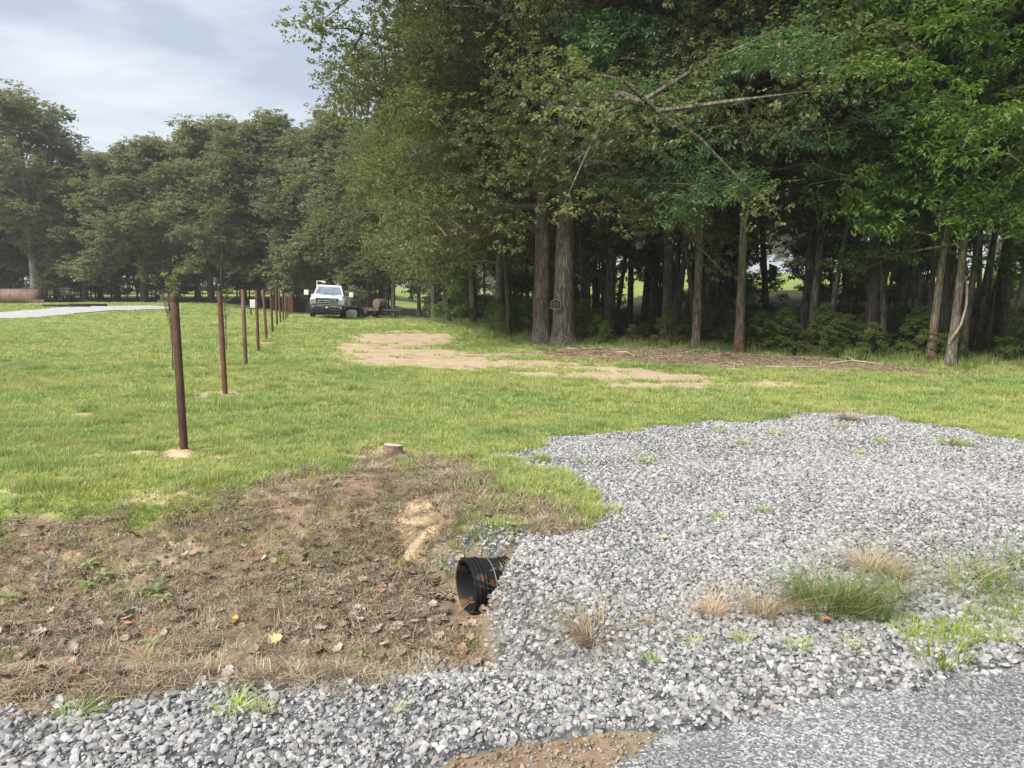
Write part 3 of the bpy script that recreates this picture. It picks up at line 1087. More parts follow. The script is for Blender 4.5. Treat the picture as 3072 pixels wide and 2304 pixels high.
_lr = random.Random(4)
LOW = [(q * math.cos(a), q * math.sin(a), z, .75) for a, q, z in [(_lr.uniform(0, 6.28), _lr.uniform(.9, 3.4), _lr.uniform(3.3, 9.0)) for _ in range(62)]]
tree_proto('oakA', 1, 18, .29, .19, 6.4, 52, 250000, .095, .055, 'leaf_oak', 'bark_oak', (.5, 1.0), sub=7, flat=.85, low=LOW, dome=70)
tree_proto('oakB', 2, 16, .23, .17, 5.4, 46, 190000, .095, .055, 'leaf_oak', 'bark_oak', (.45, .95), sub=7, flat=.85, low=LOW, dome=55)
tree_proto('oakH', 21, 15, .17, .34, 4.6, 38, 110000, .105, .06, 'leaf_oak', 'bark_oak', (.45, .95), sub=6, flat=.85, dome=50)
tree_proto('pole', 22, 10, .075, .42, 2.0, 20, 26000, .10, .055, 'leaf_oak', 'bark_oak', (.35, .7), sub=6, flat=.8, wob=.10)
tree_proto('walnut', 3, 10.5, .082, .25, 3.4, 32, 76000, .10, .036, 'leaf_walnut', 'bark_pale', (.35, .75), sub=7, flat=.45, wob=.06)
tree_proto('ash', 4, 8.6, .085, .26, 3.1, 30, 30000, .13, .055, 'leaf_ash', 'bark_pale', (.35, .75), sub=7, flat=.5, wob=.05, lean=(.03, 0))
tree_proto('yell', 5, 12.5, .13, .22, 4.0, 30, 56000, .14, .085, 'leaf_yellowish', 'bark_oak', (.45, .9), sub=6, flat=.9, dome=55)
tree_proto('wood1', 6, 15, .15, .36, 3.4, 24, 46000, .16, .09, 'leaf_oak', 'bark_dark', (.6, 1.1), sub=5)
tree_proto('wood2', 7, 14, .10, .33, 2.9, 22, 36000, .16, .09, 'leaf_oak', 'bark_dark', (.55, 1.0), sub=5, lean=(.03, .01))
tree_proto('slim', 8, 9, .055, .30, 1.9, 18, 9000, .16, .09, 'leaf_oak', 'bark_dark', (.35, .7), sub=5, wob=.1)
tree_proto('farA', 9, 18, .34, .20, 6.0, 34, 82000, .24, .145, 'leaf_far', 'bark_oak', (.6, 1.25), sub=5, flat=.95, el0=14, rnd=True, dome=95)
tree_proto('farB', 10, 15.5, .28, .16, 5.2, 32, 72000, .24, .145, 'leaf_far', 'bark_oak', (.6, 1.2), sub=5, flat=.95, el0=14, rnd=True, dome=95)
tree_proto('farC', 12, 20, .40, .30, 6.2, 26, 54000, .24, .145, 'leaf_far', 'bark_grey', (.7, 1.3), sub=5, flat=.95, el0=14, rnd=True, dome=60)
tree_proto('bush', 13, 4.5, .04, .12, 1.7, 16, 9000, .13, .08, 'leaf_shrub', 'bark_dark', (.3, .6), sub=5)

def tree(name, label, key, x, y, rot=0.0, s=1.0, group=None, sz=None, tilt=(0, 0), dz=0, cat='tree'):
    root = bpy.data.objects.new(name, None)
    root.empty_display_size = .3
    COL.objects.link(root)
    root.location = (x, y, zz(x, y) + dz)
    root.rotation_mode = 'ZYX'
    root.rotation_euler = (tilt[0], tilt[1], rot)
    root.scale = (s, s, sz or s)
    link('trunk', TP[key][0], root)
    link('crown', TP[key][1], root)
    tag(root, label, cat, group)
    return root

def at(px, py):
    return pix(px, py)

# --- edge of the wood
x, y = at(1690, 1037)
OAK = (x, y)
tree('oak_tree', 'thick grey-barked oak at the wood edge carrying the black arched sign', 'oakA', x, y, .4)
x, y = at(1625, 1036)
tree('oak_tree', 'thick oak just beside the sign oak, with a reddish patch on its bark', 'oakB', x, y, 4.1)
x, y = at(1527, 1017)
tree('young_tree', 'slim straight young tree standing alone left of the two thick oaks', 'slim', x, y, .9, 1.25)
x, y = at(2088, 1052)
tree('walnut_tree', 'pale slim-trunked tree with feathery mid-green foliage at the debris strip', 'walnut', x, y, 1.0, 1.25)
x, y = at(2216, 1060)
TRE = (x, y)
tree('walnut_tree', 'feathery green tree whose trunk is scraped red at its foot', 'walnut', x, y, 3.9, 1.22)
x, y = at(2170, 1010)
tree('oak_tree', 'dark thick trunk just behind the two feathery green trees', 'wood1', x, y, 1.7, 1.15)
x, y = at(2610, 1064)
tree('oak_tree', 'straight furrowed trunk standing alone in the weeds between feathery and bright green trees', 'wood1', x, y, 4.4, 1.0)
x, y = at(2790, 1089)
TRH = (x, y)
tree('ash_tree', 'slim pale trunk with a red scar, leaning, bright green leaves above', 'ash', x, y, .3, .95, tilt=(0, R(1.5)))
x, y = at(2848, 1102)
TRI = (x, y)
tree('ash_tree', 'pale crooked trunk wrapped by a thick vine, bright green leaves above', 'ash', x, y, 2.0, 1.0, tilt=(0, R(5)))
x, y = at(2826, 1080)
tree('tree', 'straight darker trunk right behind the vine-wrapped tree', 'wood2', x, y, 2.6, .9)
x, y = at(3032, 1087)
tree('ash_tree', 'grey leaning trunk with leaf sprigs halfway up, beyond the vine-wrapped tree', 'ash', x, y, 4.4, 1.15, tilt=(0, R(3)))
x, y = at(3230, 1092)
tree('ash_tree', 'bright green tree at the far right end of the wood edge', 'ash', x, y, 5.4, 1.05)

# --- lighter trees left of the sign oak, farther back
for i, (px_, py_, k, s, r_) in enumerate([(1420, 978, 'yell', 1.0, .3), (1300, 962, 'yell', 1.05, 1.9), (1180, 955, 'yell', 1.1, 3.3), (1258, 955, 'wood1', .95, 4.5), (1500, 985, 'yell', .9, 5.2)]):
    x, y = at(px_, py_)
    tree('oak_tree', ['yellowish green oak before the right half of the low dark shed', 'yellowish green oak before the left half of the low dark shed', 'yellowish green oak between the trailer and the low dark shed',
                      'dark-trunked tree at the shed corner facing the trailer', 'yellowish green oak between the slim young tree and the shed'][i], k, x, y, r_, s, 'trees by the dark shed')

# --- interior of the wood
def inner_wood():
    pts = []
    rg = random.Random(5)
    tries = 0
    while len(pts) < 62 and tries < 6000:
        tries += 1
        x, y = rg.uniform(-6, 24), rg.uniform(17, 46)
        if sdist(WOODS, np.array([x]), np.array([y]))[0] < 1.6:
            continue
        px_ = 1536 + FPX * x / y
        if px_ > 3500:
            continue
        if 2240 < px_ < 2420 and y > 24:
            continue
        if 1830 < px_ < 1930 and y > 26:
            continue
        if min([math.hypot(x - a, y - b) for a, b in pts] + [9]) < 1.75 or math.hypot(x - OAK[0], y - OAK[1]) < 2:
            continue
        pts.append((x, y))
    for i, (x, y) in enumerate(pts):
        k = rg.choice(['wood1', 'wood2', 'wood2', 'slim', 'slim'])
        s = rg.uniform(.8, 1.2)
        if k == 'slim':
            tree('sapling_tree', 'slender dark-trunked tree among the trunks inside the shaded wood', k, x, y, rg.uniform(0, 6.28), s * 1.15, 'slender trees inside the wood', tilt=(R(rg.gauss(0, 3)), R(rg.gauss(0, 3))))
        else:
            tree('wood_tree', 'tall dark-trunked tree standing inside the shaded wood', k, x, y, rg.uniform(0, 6.28), s, 'tall trees inside the wood', tilt=(R(rg.gauss(0, 2)), R(rg.gauss(0, 2))))

inner_wood()

# --- far tree line on the left and behind the truck
FAR = [  # px, depth, proto, scale
    (120, 63, 'farC', .98), (40, 70, 'farA', .8), (265, 64, 'farB', .92), (360, 67, 'farA', .82), (440, 62, 'farB', .95), (540, 63, 'farA', .80), (640, 62, 'farB', .98),
    (735, 64, 'farA', .9), (830, 60, 'farA', .92), (930, 60, 'farB', 1.0), (1030, 58, 'farA', .88), (1110, 56, 'farB', .9), (-80, 66, 'farB', .9), (-220, 68, 'farA', .9),
    (180, 78, 'farB', .95), (310, 82, 'farA', .85), (480, 80, 'farB', 1.0), (600, 84, 'farA', .9), (780, 80, 'farB', 1.05), (900, 78, 'farA', .9), (1000, 74, 'farB', 1.0), (1150, 70, 'farA', .9)]
rgf = random.Random(3)
for i, (px_, d_, k, s) in enumerate(FAR):
    x = (px_ - 1536) / FPX * d_
    if i == 0:
        tree('oak_tree', 'tallest grey-trunked oak of the far tree line, by the rusty tank', k, x, d_, 2.8, 1.15, sz=.80)
    else:
        tree('oak_tree', 'leafy oak in the far tree line beyond the gravel road and truck', k, x, d_, rgf.uniform(0, 6.28), s * rgf.uniform(.92, 1.1), 'oaks of the far tree line', sz=s * rgf.uniform(.74, .90))
for i in range(26):   # slender understory between them
    px_ = rgf.uniform(-40, 1180)
    d_ = rgf.uniform(56, 76) if px_ > 500 else rgf.uniform(63, 80)
    x = (px_ - 1536) / FPX * d_
    tree('young_tree', 'slender young tree between the trunks of the far tree line', 'slim', x, d_, rgf.uniform(0, 6.28), rgf.uniform(1.1, 1.6), 'young trees of the far tree line')
for i in range(34):   # beyond the meadow
    x, y = -85 + 4.8 * i + rgf.uniform(-3, 3), rgf.uniform(108, 140)
    tree('distant_tree', 'distant tree far beyond the meadow behind the woods', 'farB', x, y, rgf.uniform(0, 6.28), rgf.uniform(.7, 1.1), 'distant trees beyond the meadow')

# --- shrubs and weeds at the foot of the wood
rgs = random.Random(9)
for i in range(90):
    px_ = rgs.uniform(1440, 3150)
    base = np.interp(px_, [1250, 1450, 1520, 1690, 2000, 2215, 2500, 2845, 3150], [958, 982, 1008, 1028, 1036, 1048, 1066, 1086, 1084])
    x, y = at(px_, base + 6 - 44 * rgs.uniform(0, 1) ** 1.6)
    s = rgs.uniform(.10, .28)
    tree('shrub', 'low leafy shrub in the undergrowth along the wood edge', 'bush', x, y, rgs.uniform(0, 6.28), s, 'undergrowth shrubs along the wood edge', sz=s * rgs.uniform(.7, 1.0), cat='shrub')
for i in range(12):
    px_ = rgs.uniform(1350, 3050)
    x = (px_ - 1536) / FPX * (d_ := rgs.uniform(24, 36))
    tree('understory_bush', 'shoulder-high bush growing between trunks inside the wood', 'bush', x, d_, rgs.uniform(0, 6.28), rgs.uniform(.3, .55), 'bushes inside the wood', cat='bush')

for i in range(46):
    px_ = rgs.uniform(1250, 3200)
    if 2235 < px_ < 2425 or 1835 < px_ < 1920:
        continue
    d_ = rgs.uniform(38, 50)
    tree('thicket_bush', 'tall bush in the dark thicket closing the back of the wood', 'bush', (px_ - 1536) / FPX * d_, d_, rgs.uniform(0, 6.28), rgs.uniform(.5, .95), 'bushes at the back of the wood', cat='bush')
for i in range(34):
    px_ = rgs.uniform(-60, 1230)
    d_ = rgs.uniform(70, 92)
    tree('thicket_bush', 'bushy growth between the trunks behind the far tree line', 'bush', (px_ - 1536) / FPX * d_, d_, rgs.uniform(0, 6.28), rgs.uniform(.7, 1.5), 'bushes behind the far tree line', cat='bush')

# extra leafy oaks filling the wood's front between the named trunks
for i, (px_, d_, k, s, r_, lb) in enumerate([
        (1830, 22.5, 'oakH', 1.0, 1.2, 'leafy oak behind the sign oak, its low boughs hiding its trunk'),
        (2000, 20.5, 'oakH', .9, 4.0, 'leafy olive-green oak behind the pale slim feathery tree'),
        (2420, 20.5, 'oakH', .95, 5.5, 'leafy oak at the gap that opens on the bright meadow'),
        (2700, 19.5, 'oakH', .95, 2.9, 'leafy oak behind the lone furrowed trunk'),
        (3000, 19.0, 'oakH', .95, .7, 'leafy oak behind the leaning grey trunk'),
        (1500, 25.5, 'oakB', .78, 3.1, 'leafy oak behind the slim young tree left of the sign oak'),
        (1340, 33.0, 'oakB', .82, 5.0, 'olive oak in front of the low dark shed')]):
    tree('oak_tree', lb, k, (px_ - 1536) / FPX * d_, d_, r_, s)

rgq = random.Random(17)
spots = []
while len(spots) < 34:
    px_ = rgq.uniform(1735, 3120)
    base = np.interp(px_, [1690, 2000, 2215, 2500, 2845, 3150], [1026, 1034, 1046, 1064, 1084, 1082]) - 62 * rgq.uniform(0, 1)
    if min([abs(px_ - q) for q in spots] + [99]) < 22 or 2255 < px_ < 2400:
        continue
    spots.append(px_)
    x, y = at(px_, base)
    tree('pole_tree', 'slim grey-brown trunk in the row just inside the wood edge', 'pole', x, y, rgq.uniform(0, 6.28), rgq.uniform(.75, 1.35), 'slim trunks just inside the wood edge', tilt=(R(rgq.gauss(0, 2.5)), R(rgq.gauss(0, 3))))

# ================================================================== OBJECTS
def root(name, label, cat, x, y, z=None, rz=0.0, group=None):
    o = bpy.data.objects.new(name, None)
    o.empty_display_size = .2
    COL.objects.link(o)
    o.location = (x, y, zz(x, y) if z is None else z)
    o.rotation_euler = (0, 0, rz)
    return tag(o, label, cat, group)

# --- rust
def rust(name, a, b, c_, sc=5):
    t = NT(name)
    o = t.obj()
    f = t.noise(o, sc, 5, .65)
    c = t.ramp(f, [(.28, a), (.5, b), (.75, c_)])
    c = t.mix(.5, c, t.ramp(t.noise(t.scaled(o, (14, 14, .7)), 2, 4), [(.3, (.6, .6, .6)), (.7, (1.25, 1.2, 1.15))]), 'MULTIPLY')
    t.principled(c, .72, .15, .35, t.bump(t.noise(o, 60, 4), .3, .004))
    M[name] = t.m

rust('rust_brown', (.06, .028, .021), (.098, .048, .035), (.15, .078, .052))
rust('rust_red', (.075, .030, .022), (.135, .06, .04), (.22, .105, .062))
rust('rust_grey', (.075, .04, .032), (.15, .09, .07), (.24, .18, .15), 3)
rust('rust_tank', (.13, .085, .068), (.21, .145, .118), (.30, .225, .19), 1.2)
simple('soil_tan', (.43, .33, .21), .95, 0, .35, 9, .8)
simple('soil_clod', (.58, .47, .30), .95, 0, .3, 14, .8)
simple('stone_slab', (.42, .36, .25), .9, 0, .25, 12, .6)

ORD = ['first', 'second', 'third', 'fourth', 'fifth', 'sixth', 'seventh', 'eighth', 'ninth', 'tenth', 'eleventh', 'twelfth', 'thirteenth', 'fourteenth', 'fifteenth', 'sixteenth', 'seventeenth']
px0, py0 = pix(553, 1360)
POSTS = []
for i in range(17):
    yy = py0 + 3.525 * i
    xx = px0 - .273 * (yy - py0)
    POSTS.append((xx, yy))
    rgp = random.Random(40 + i)
    b = MB()
    h = 1.47 + rgp.uniform(-.03, .03) + (.03 if i == 0 else 0)
    b.lathe([(.0365, -.3), (.0365, h), (.0355, h + .002), (.0315, h + .002), (.0305, h), (.0305, -.3)], sides=24)
    mat = 'rust_grey' if i in (2, 9) else ('rust_red' if i in (1, 3, 4, 7, 12) else 'rust_brown')
    hue = {'rust_grey': 'greyish rusted', 'rust_red': 'reddish rusted', 'rust_brown': 'dark brown rusted'}[mat]
    o = root('pipe_post', '%s steel pipe fence post, %s in the row counting from the tree stump' % (hue, ORD[i]), 'fence post', xx, yy, group='rusty pipe posts in a row across the lawn')
    part(b, 'pipe', mat, o, True)
    o.rotation_euler = (R(rgp.gauss(0, .7)), R(rgp.gauss(-.3, .7) - (.6 if i < 2 else 0)), rgp.uniform(0, 6))
    if i == 0:
        b = MB()
        b.lathe([(.0378, h - .06), (.0388, h - .057), (.0388, h - .012), (.0378, h - .008), (.0370, h - .008), (.0370, h - .06)], sides=24)
        part(b, 'collar', 'rust_brown', o, True)

# --- dirt heaped at the post feet
def mound(name, label, x, y, r, h, seed, mat='soil_tan', cat='dirt heap', clods=10, asp=1.0):
    rg = np.random.default_rng(seed)
    n, m = 26, 9
    V, F = [], []
    for j in range(m + 1):
        u = j / m
        for i in range(n):
            a = 2 * math.pi * i / n
            rr = r * u * (1 + .25 * math.sin(2 * a + seed) + .12 * math.sin(5 * a + seed * 2))
            px_, py_ = rr * math.cos(a) * asp, rr * math.sin(a)
            zt = zz(x + px_, y + py_)
            hh = h * (1 - u ** 1.5) * (.75 + .5 * float(fbm(np.array([px_ + x]), np.array([py_ + y]), .07, seed)[0])) - .012 * u
            V.append((x + px_, y + py_, zt + hh))
    for j in range(m):
        for i in range(n):
            i2 = (i + 1) % n
            F.append((j * n + i, j * n + i2, (j + 1) * n + i2, (j + 1) * n + i))
    b = MB().add(V, F)
    for k in range(clods):
        a, q = rg.uniform(0, 6.28), r * rg.uniform(.1, .95)
        cx, cy = x + q * math.cos(a) * asp, y + q * math.sin(a)
        st = stone_mesh(int(rg.integers(1e6)), mat, .7)
        sc = rg.uniform(.02, .055)
        cz = zz(cx, cy) + h * (1 - (q / r) ** 1.5) * .8
        b.add([(cx + v.co.x * sc, cy + v.co.y * sc, cz + v.co.z * sc) for v in st.vertices], [tuple(p.vertices) for p in st.polygons])
        bpy.data.meshes.remove(st)
    o = link(name, b.mesh(name, mat))
    return tag(o, label, cat)

mound('dirt_heap', 'tan crumbly dirt heaped round the foot of the first post', POSTS[0][0] - .02, POSTS[0][1] - .06, .17, .055, 3, clods=26, asp=1.35)
mound('dirt_heap', 'low tan dirt heap spread at the foot of the second post', POSTS[1][0] - .1, POSTS[1][1] - .12, .3, .05, 4, clods=26, asp=1.6)
mound('dirt_heap', 'thin pale dirt ring at the foot of the third post', POSTS[2][0], POSTS[2][1], .22, .03, 5, clods=12, asp=1.4)
mound('dirt_heap', 'tan dirt heap at the foot of the fifth post', POSTS[4][0] - .1, POSTS[4][1], .3, .05, 6, clods=14, asp=1.3)
x, y = pix(285, 1372)
mound('dirt_patch', 'bare pale tan dirt lump in the lawn left of the first post', x, y, .12, .03, 7, clods=8, asp=1.2)
x, y = pix(430, 1362)
mound('dirt_patch', 'flat pale tan dirt lump between the first post and the smaller bare lump', x, y, .14, .03, 8, clods=6, asp=1.6)

# --- saplings behind the first posts
def sapling(label, x, y, h, seed, n_st, green):
    rg = random.Random(seed)
    o = root('sapling', label, 'sapling', x, y)
    b = MB()
    C = []
    b.tube([(0, 0, -.05), (.02, 0, h * .4), (0, .01, h * .75)], [.014, .011, .006], 6)
    for k in range(n_st):
        a = rg.uniform(0, 6.28)
        z0 = h * rg.uniform(.3, .62)
        ln = h * rg.uniform(.22, .5)
        sp = rg.uniform(.10, .26)
        p = [(0, 0, z0)]
        for j in range(1, 6):
            u = j / 5
            p.append((math.cos(a) * sp * u ** .8 + rg.gauss(0, .012), math.sin(a) * sp * u ** .8 + rg.gauss(0, .012), z0 + ln * u))
            for q in range(3):
                C.append((p[-1][0] + rg.gauss(0, .02), p[-1][1] + rg.gauss(0, .02), p[-1][2] + rg.gauss(0, .03)))
        b.tube(p, [.006, .005, .005, .004, .003, .002], 4, False)
    part(b, 'stem', 'bark_pale', o)
    V, F, lv = leaves_arrays(np.random.default_rng(seed), np.array(C), np.full(len(C), .04), int(len(C) * 2.2), .05, .016, 1.0, .1)
    link('foliage', fast_mesh('foliage', V, F, 'leaf_sapling', lv), o)
    return o

dpt = 13.2
sapling('wispy pale green sapling with upright shoots behind the first post', (512 - 1536) / FPX * dpt, dpt, 2.02, 1, 16, 0)
dpt = 17.5
sapling('thin wispy sapling with yellow-green leaves just behind the second post', (676 - 1536) / FPX * dpt, dpt, 1.75, 2, 10, 1)

# --- tree stump
simple('stump_bark', (.24, .165, .12), .95, 0, .45, 20, 1.0)
t_ = NT('stump_cut')
o_ = t_.obj()
wv = t_.n('ShaderNodeTexWave', Scale=24.0, Distortion=2.5, Detail=2.0, _wave_type='RINGS', _rings_direction='Z')
t_.l(o_, wv.inputs['Vector'])
t_.principled(t_.mix(.5, t_.ramp(wv.outputs['Fac'], [(0, (.36, .30, .25)), (1, (.62, .56, .50))]), t_.ramp(t_.noise(o_, 25, 3), [(.3, (.4, .36, .32)), (.7, (.7, .66, .62))])), .85)
M['stump_cut'] = t_.m
sx, sy = pix(1178, 1368)
so_ = root('tree_stump', 'short grey sawn tree stump on bare ground at the lawn edge', 'stump', sx, sy)
b = MB()
n = 22
rows = [(-.05, 1.2), (.0, 1.12), (.04, 1.03), (.095, 1.0), (.105, .97)]
V = []
for zq, k in rows:
    for i in range(n):
        a = 2 * math.pi * i / n
        r_ = .088 * k * (1 + .07 * math.sin(3 * a + 1) + .05 * math.sin(7 * a))
        V.append((r_ * math.cos(a), r_ * math.sin(a), zq + (.012 * math.cos(a + 2.6) if zq > .05 else 0)))
F = [(j * n + i, j * n + (i + 1) % n, (j + 1) * n + (i + 1) % n, (j + 1) * n + i) for j in range(len(rows) - 1) for i in range(n)]
part(b.add(V, F), 'bark', 'stump_bark', so_, True)
b = MB()
V = [(v[0] * .995, v[1] * .995, v[2] + .001) for v in V[-n:]]
part(b.add(V, [tuple(range(n))]), 'cut_top', 'stump_cut', so_)

# --- culvert pipe
def culvert():
    t = NT('black_plastic')
    o = t.obj()
    c = t.mix(t.ramp(t.noise(o, 5, 3), [(.55, (0, 0, 0)), (.7, (.8, .8, .8))]), (.012, .012, .014), (.035, .032, .032))
    st = t.ramp(t.noise(o, 9, 4), [(.60, (0, 0, 0)), (.68, (1, 1, 1))])
    c = t.mix(t.math('MULTIPLY', st, .55), c, (.24, .115, .05))
    t.principled(c, .5, 0, .3)
    M['black_plastic'] = t.m
    simple('white_pipe', (.45, .40, .34), .7, 0, .5, 9)
    root_ = root('culvert_pipe', 'black flared plastic culvert end poking from the gravel bank into the ditch', 'culvert', PIPE_O[0], PIPE_O[1], PIPE_O[2], PA)
    root_.rotation_euler = (0, R(1.0), PA)
    r0 = .170
    b = MB()
    b.lathe([(r0, 0), (r0, .012), (r0 - .006, .03), (r0 - .010, .13), (r0 - .014, .145), (r0 - .03, .145), (r0 - .022, .02), (r0 - .014, 0)], axis='X', sides=48)
    part(b, 'bell', 'black_plastic', root_, True)
    for k, h in enumerate((.035, .058, .082)):
        b = MB()
        b.lathe([(r0 - .012, h - .008), (r0 + .001, h - .005), (r0 + .002, h + .004), (r0 - .012, h + .008)], axis='X', sides=48)
        part(b, 'rib', 'black_plastic', root_, True)
    b = MB()
    b.lathe([(r0 - .018, .12), (r0 - .018, .152), (r0 - .026, .152), (r0 - .026, .12)], axis='X', sides=48)
    part(b, 'white_sleeve', 'white_pipe', root_, True)
    b = MB()
    b.lathe([(r0 - .024, .14), (r0 - .024, 4.5), (r0 - .034, 4.5), (r0 - .034, .14)], axis='X', sides=40)
    b.disc(r0 - .034, 4.4, axis='X', sides=40)
    part(b, 'pipe', 'pipe_inside', root_, True)

simple('pipe_inside', (.010, .010, .011), .8, 0, .3, 6)
culvert()

# --- arched sign on the oak
simple('sign_black', (.010, .010, .011), .85, 0, .2, 5, 0, .08)
simple('sign_white', (.62, .61, .57), .6, 0, .1, 9)
simple('sign_border', (.34, .33, .30), .7, 0, .15, 9)
simple('sign_grey', (.20, .20, .19), .6, 0, .1, 9)
def sign():
    d = OAK[1] - .34
    x = (1667 - 1536) / FPX * d
    z = CAMZ + (852 - 912) / FPX * d * 1.0 + .0
    o = root('sign', 'small black arched plaque with white border nailed to the thick oak', 'sign', x, d, z, R(4))
    o.rotation_euler = (0, R(2), R(4))
    W, H, Hs = .135, .12, .055
    outl = [(-W, -H), (W, -H), (W, Hs), (.06, H), (-.06, H), (-W, Hs)]
    part(MB().prism(outl, 0, .012), 'board', 'sign_black', o)
    inn = [(x_ * .90, z_ * .89) for x_, z_ in outl]
    V = [(a, -.004, c) for a, c in outl] + [(a, -.004, c) for a, c in inn]
    n = len(outl)
    F = [(i, (i + 1) % n, (i + 1) % n + n, i + n) for i in range(n)]
    part(MB().add(V, F), 'border', 'sign_border', o)
    rg = random.Random(2)
    b = MB()
    for r_, (zc, wd, hh) in enumerate([(.075, .05, .010), (.045, .08, .014), (.012, .095, .017), (-.022, .095, .014), (-.055, .085, .010), (-.08, .095, .008)]):
        u = -wd
        while u < wd:
            l_ = rg.uniform(.012, .03)
            b.box(u, min(u + l_, wd), -.006, -.003, zc - hh / 2, zc + hh / 2)
            u += l_ + .008
    part(b, 'lettering', 'sign_grey', o)
    return o

sign()

# --- scars, vine and sprigs on the edge trunks (parts of those trees)
simple('bark_scar', (.13, .072, .053), .9, 0, .55, 11, .8)
simple('vine_bark', (.34, .27, .21), .9, 0, .3, 12, .5)
def find(text):
    return next(o for o in bpy.data.objects if text in o.get('label', ''))

def scar(tree_o, r0, z0, z1, a0, a1, seed):
    rot = tree_o.rotation_euler.z
    rg = random.Random(seed)
    n, m = 9, 7
    V = []
    for j in range(m):
        for i in range(n):
            u = i / (n - 1)
            a = R(a0 + (a1 - a0) * u + (rg.uniform(-16, 16) if i in (0, n - 1) else 0)) - rot
            z = z0 + (z1 - z0) * j / (m - 1) + (rg.uniform(-.22, .22) if j in (0, m - 1) else 0) * (z1 - z0)
            rr = r0 * float(np.interp(z, [.05, .25, .6, 1.9], [1.5, 1.175, 1.04, .9])) + .008
            V.append((math.cos(a) * rr, math.sin(a) * rr, z))
    F = [(j * n + i, j * n + i + 1, (j + 1) * n + i + 1, (j + 1) * n + i) for j in range(m - 1) for i in range(n - 1)]
    part(MB().add(V, F), 'scar', 'bark_scar', tree_o, True)

scar(find('scraped red at its foot'), .082, .02, .33, 185, 350, 1)
scar(find('slim pale trunk with a red scar'), .085, .05, .28, 190, 350, 2)
scar(find('slim pale trunk with a red scar'), .085, .62, .74, 200, 345, 3)
scar(find('with a reddish patch on its bark'), .23, .85, 1.25, 175, 245, 4)
vt = find('wrapped by a thick vine')
P = []
for k in range(22):
    u = k / 21
    a = 3.6 + u * 4.2 - vt.rotation_euler.z
    z = .45 + 1.5 * u
    rr = .085 * float(np.interp(z, [.05, .25, .6, 1.9], [1.5, 1.175, 1.04, .9])) + .022 + .05 * max(0, math.sin(u * 9)) * (u < .8)
    P.append((math.cos(a) * rr, math.sin(a) * rr, z))
part(MB().tube(P, [.022] * 16 + [.018, .016, .014, .012, .010, .008], 6), 'vine', 'vine_bark', vt, True)
kt = find('leaf sprigs halfway up')
C = [(.12 * math.cos(k * 2.1), .12 * math.sin(k * 2.1), 1.55 + .09 * (k % 7)) for k in range(14)]
V, F, lv = leaves_arrays(np.random.default_rng(5), np.array(C), np.full(len(C), .2), 260, .12, .055, .9, .3)
link('sprig', fast_mesh('sprig', V, F, 'leaf_ash', lv), kt)

# --- vehicles -------------------------------------------------------
def paint():
    t = NT('white_paint')
    o = t.obj()
    c = t.mix(t.ramp(t.noise(o, 3, 4), [(.4, (0, 0, 0)), (.75, (.5, .5, .5))]), (.78, .79, .79), (.62, .61, .58))
    p = t.principled(c, .28, 0, .5)
    p.inputs['Coat Weight'].default_value = .5
    M['white_paint'] = t.m
    t = NT('glass_dark')
    t.principled(t.ramp(t.noise(t.obj(), 2.5, 2), [(.3, (.10, .125, .16)), (.7, (.26, .31, .38))]), .08, 0, .9)
    M['glass_dark'] = t.m
    simple('chrome', (.62, .62, .64), .22, 1.0, .08, 6)
    simple('dark_trim', (.018, .018, .020), .5, 0, .3, 6)
    simple('bumper_dark', (.035, .036, .042), .4, 0, .25, 6)
    simple('rubber', (.02, .02, .02), .85, 0, .3, 20)
    simple('lamp_clear', (.42, .44, .46), .15, .4, .15, 22)
    simple('steel_rim', (.50, .50, .50), .4, .7, .15, 6)
    simple('emblem_blue', (.03, .06, .18), .3, .2, .05, 4)
    simple('rib_white', (.60, .60, .58), .5, 0, .12, 4)

paint()

def wheel(parent, x, y, r_, w_, name='wheel', rim='steel_rim', z=None):
    b = MB()
    wo = link(name, None, parent, (x, y, r_ if z is None else z))
    b.lathe([(r_ * .62, -w_ / 2), (r_ * .93, -w_ / 2), (r_, -w_ * .36), (r_, w_ * .36), (r_ * .93, w_ / 2), (r_ * .62, w_ / 2)], axis='X', sides=28)
    part(b, 'tyre', 'rubber', wo, True)
    b = MB()
    b.lathe([(.02, -w_ * .25), (r_ * .3, -w_ * .30), (r_ * .5, -w_ * .18), (r_ * .63, -w_ * .45), (r_ * .63, w_ * .45), (r_ * .5, w_ * .18), (r_ * .3, w_ * .30), (.02, w_ * .25)], axis='X', sides=24)
    part(b, 'rim', rim, wo, True)
    return wo

def loft(b, secs):
    """secs: list of (y, [(x,z)...]) closed cross-sections with equal counts"""
    n = len(secs[0][1])
    V = [(x, y, z) for y, pts in secs for x, z in pts]
    F = [(j * n + i, j * n + (i + 1) % n, (j + 1) * n + (i + 1) % n, (j + 1) * n + i) for j in range(len(secs) - 1) for i in range(n)]
    F += [tuple(range(n)), tuple((len(secs) - 1) * n + i for i in range(n))[::-1]]
    return b.add(V, F)

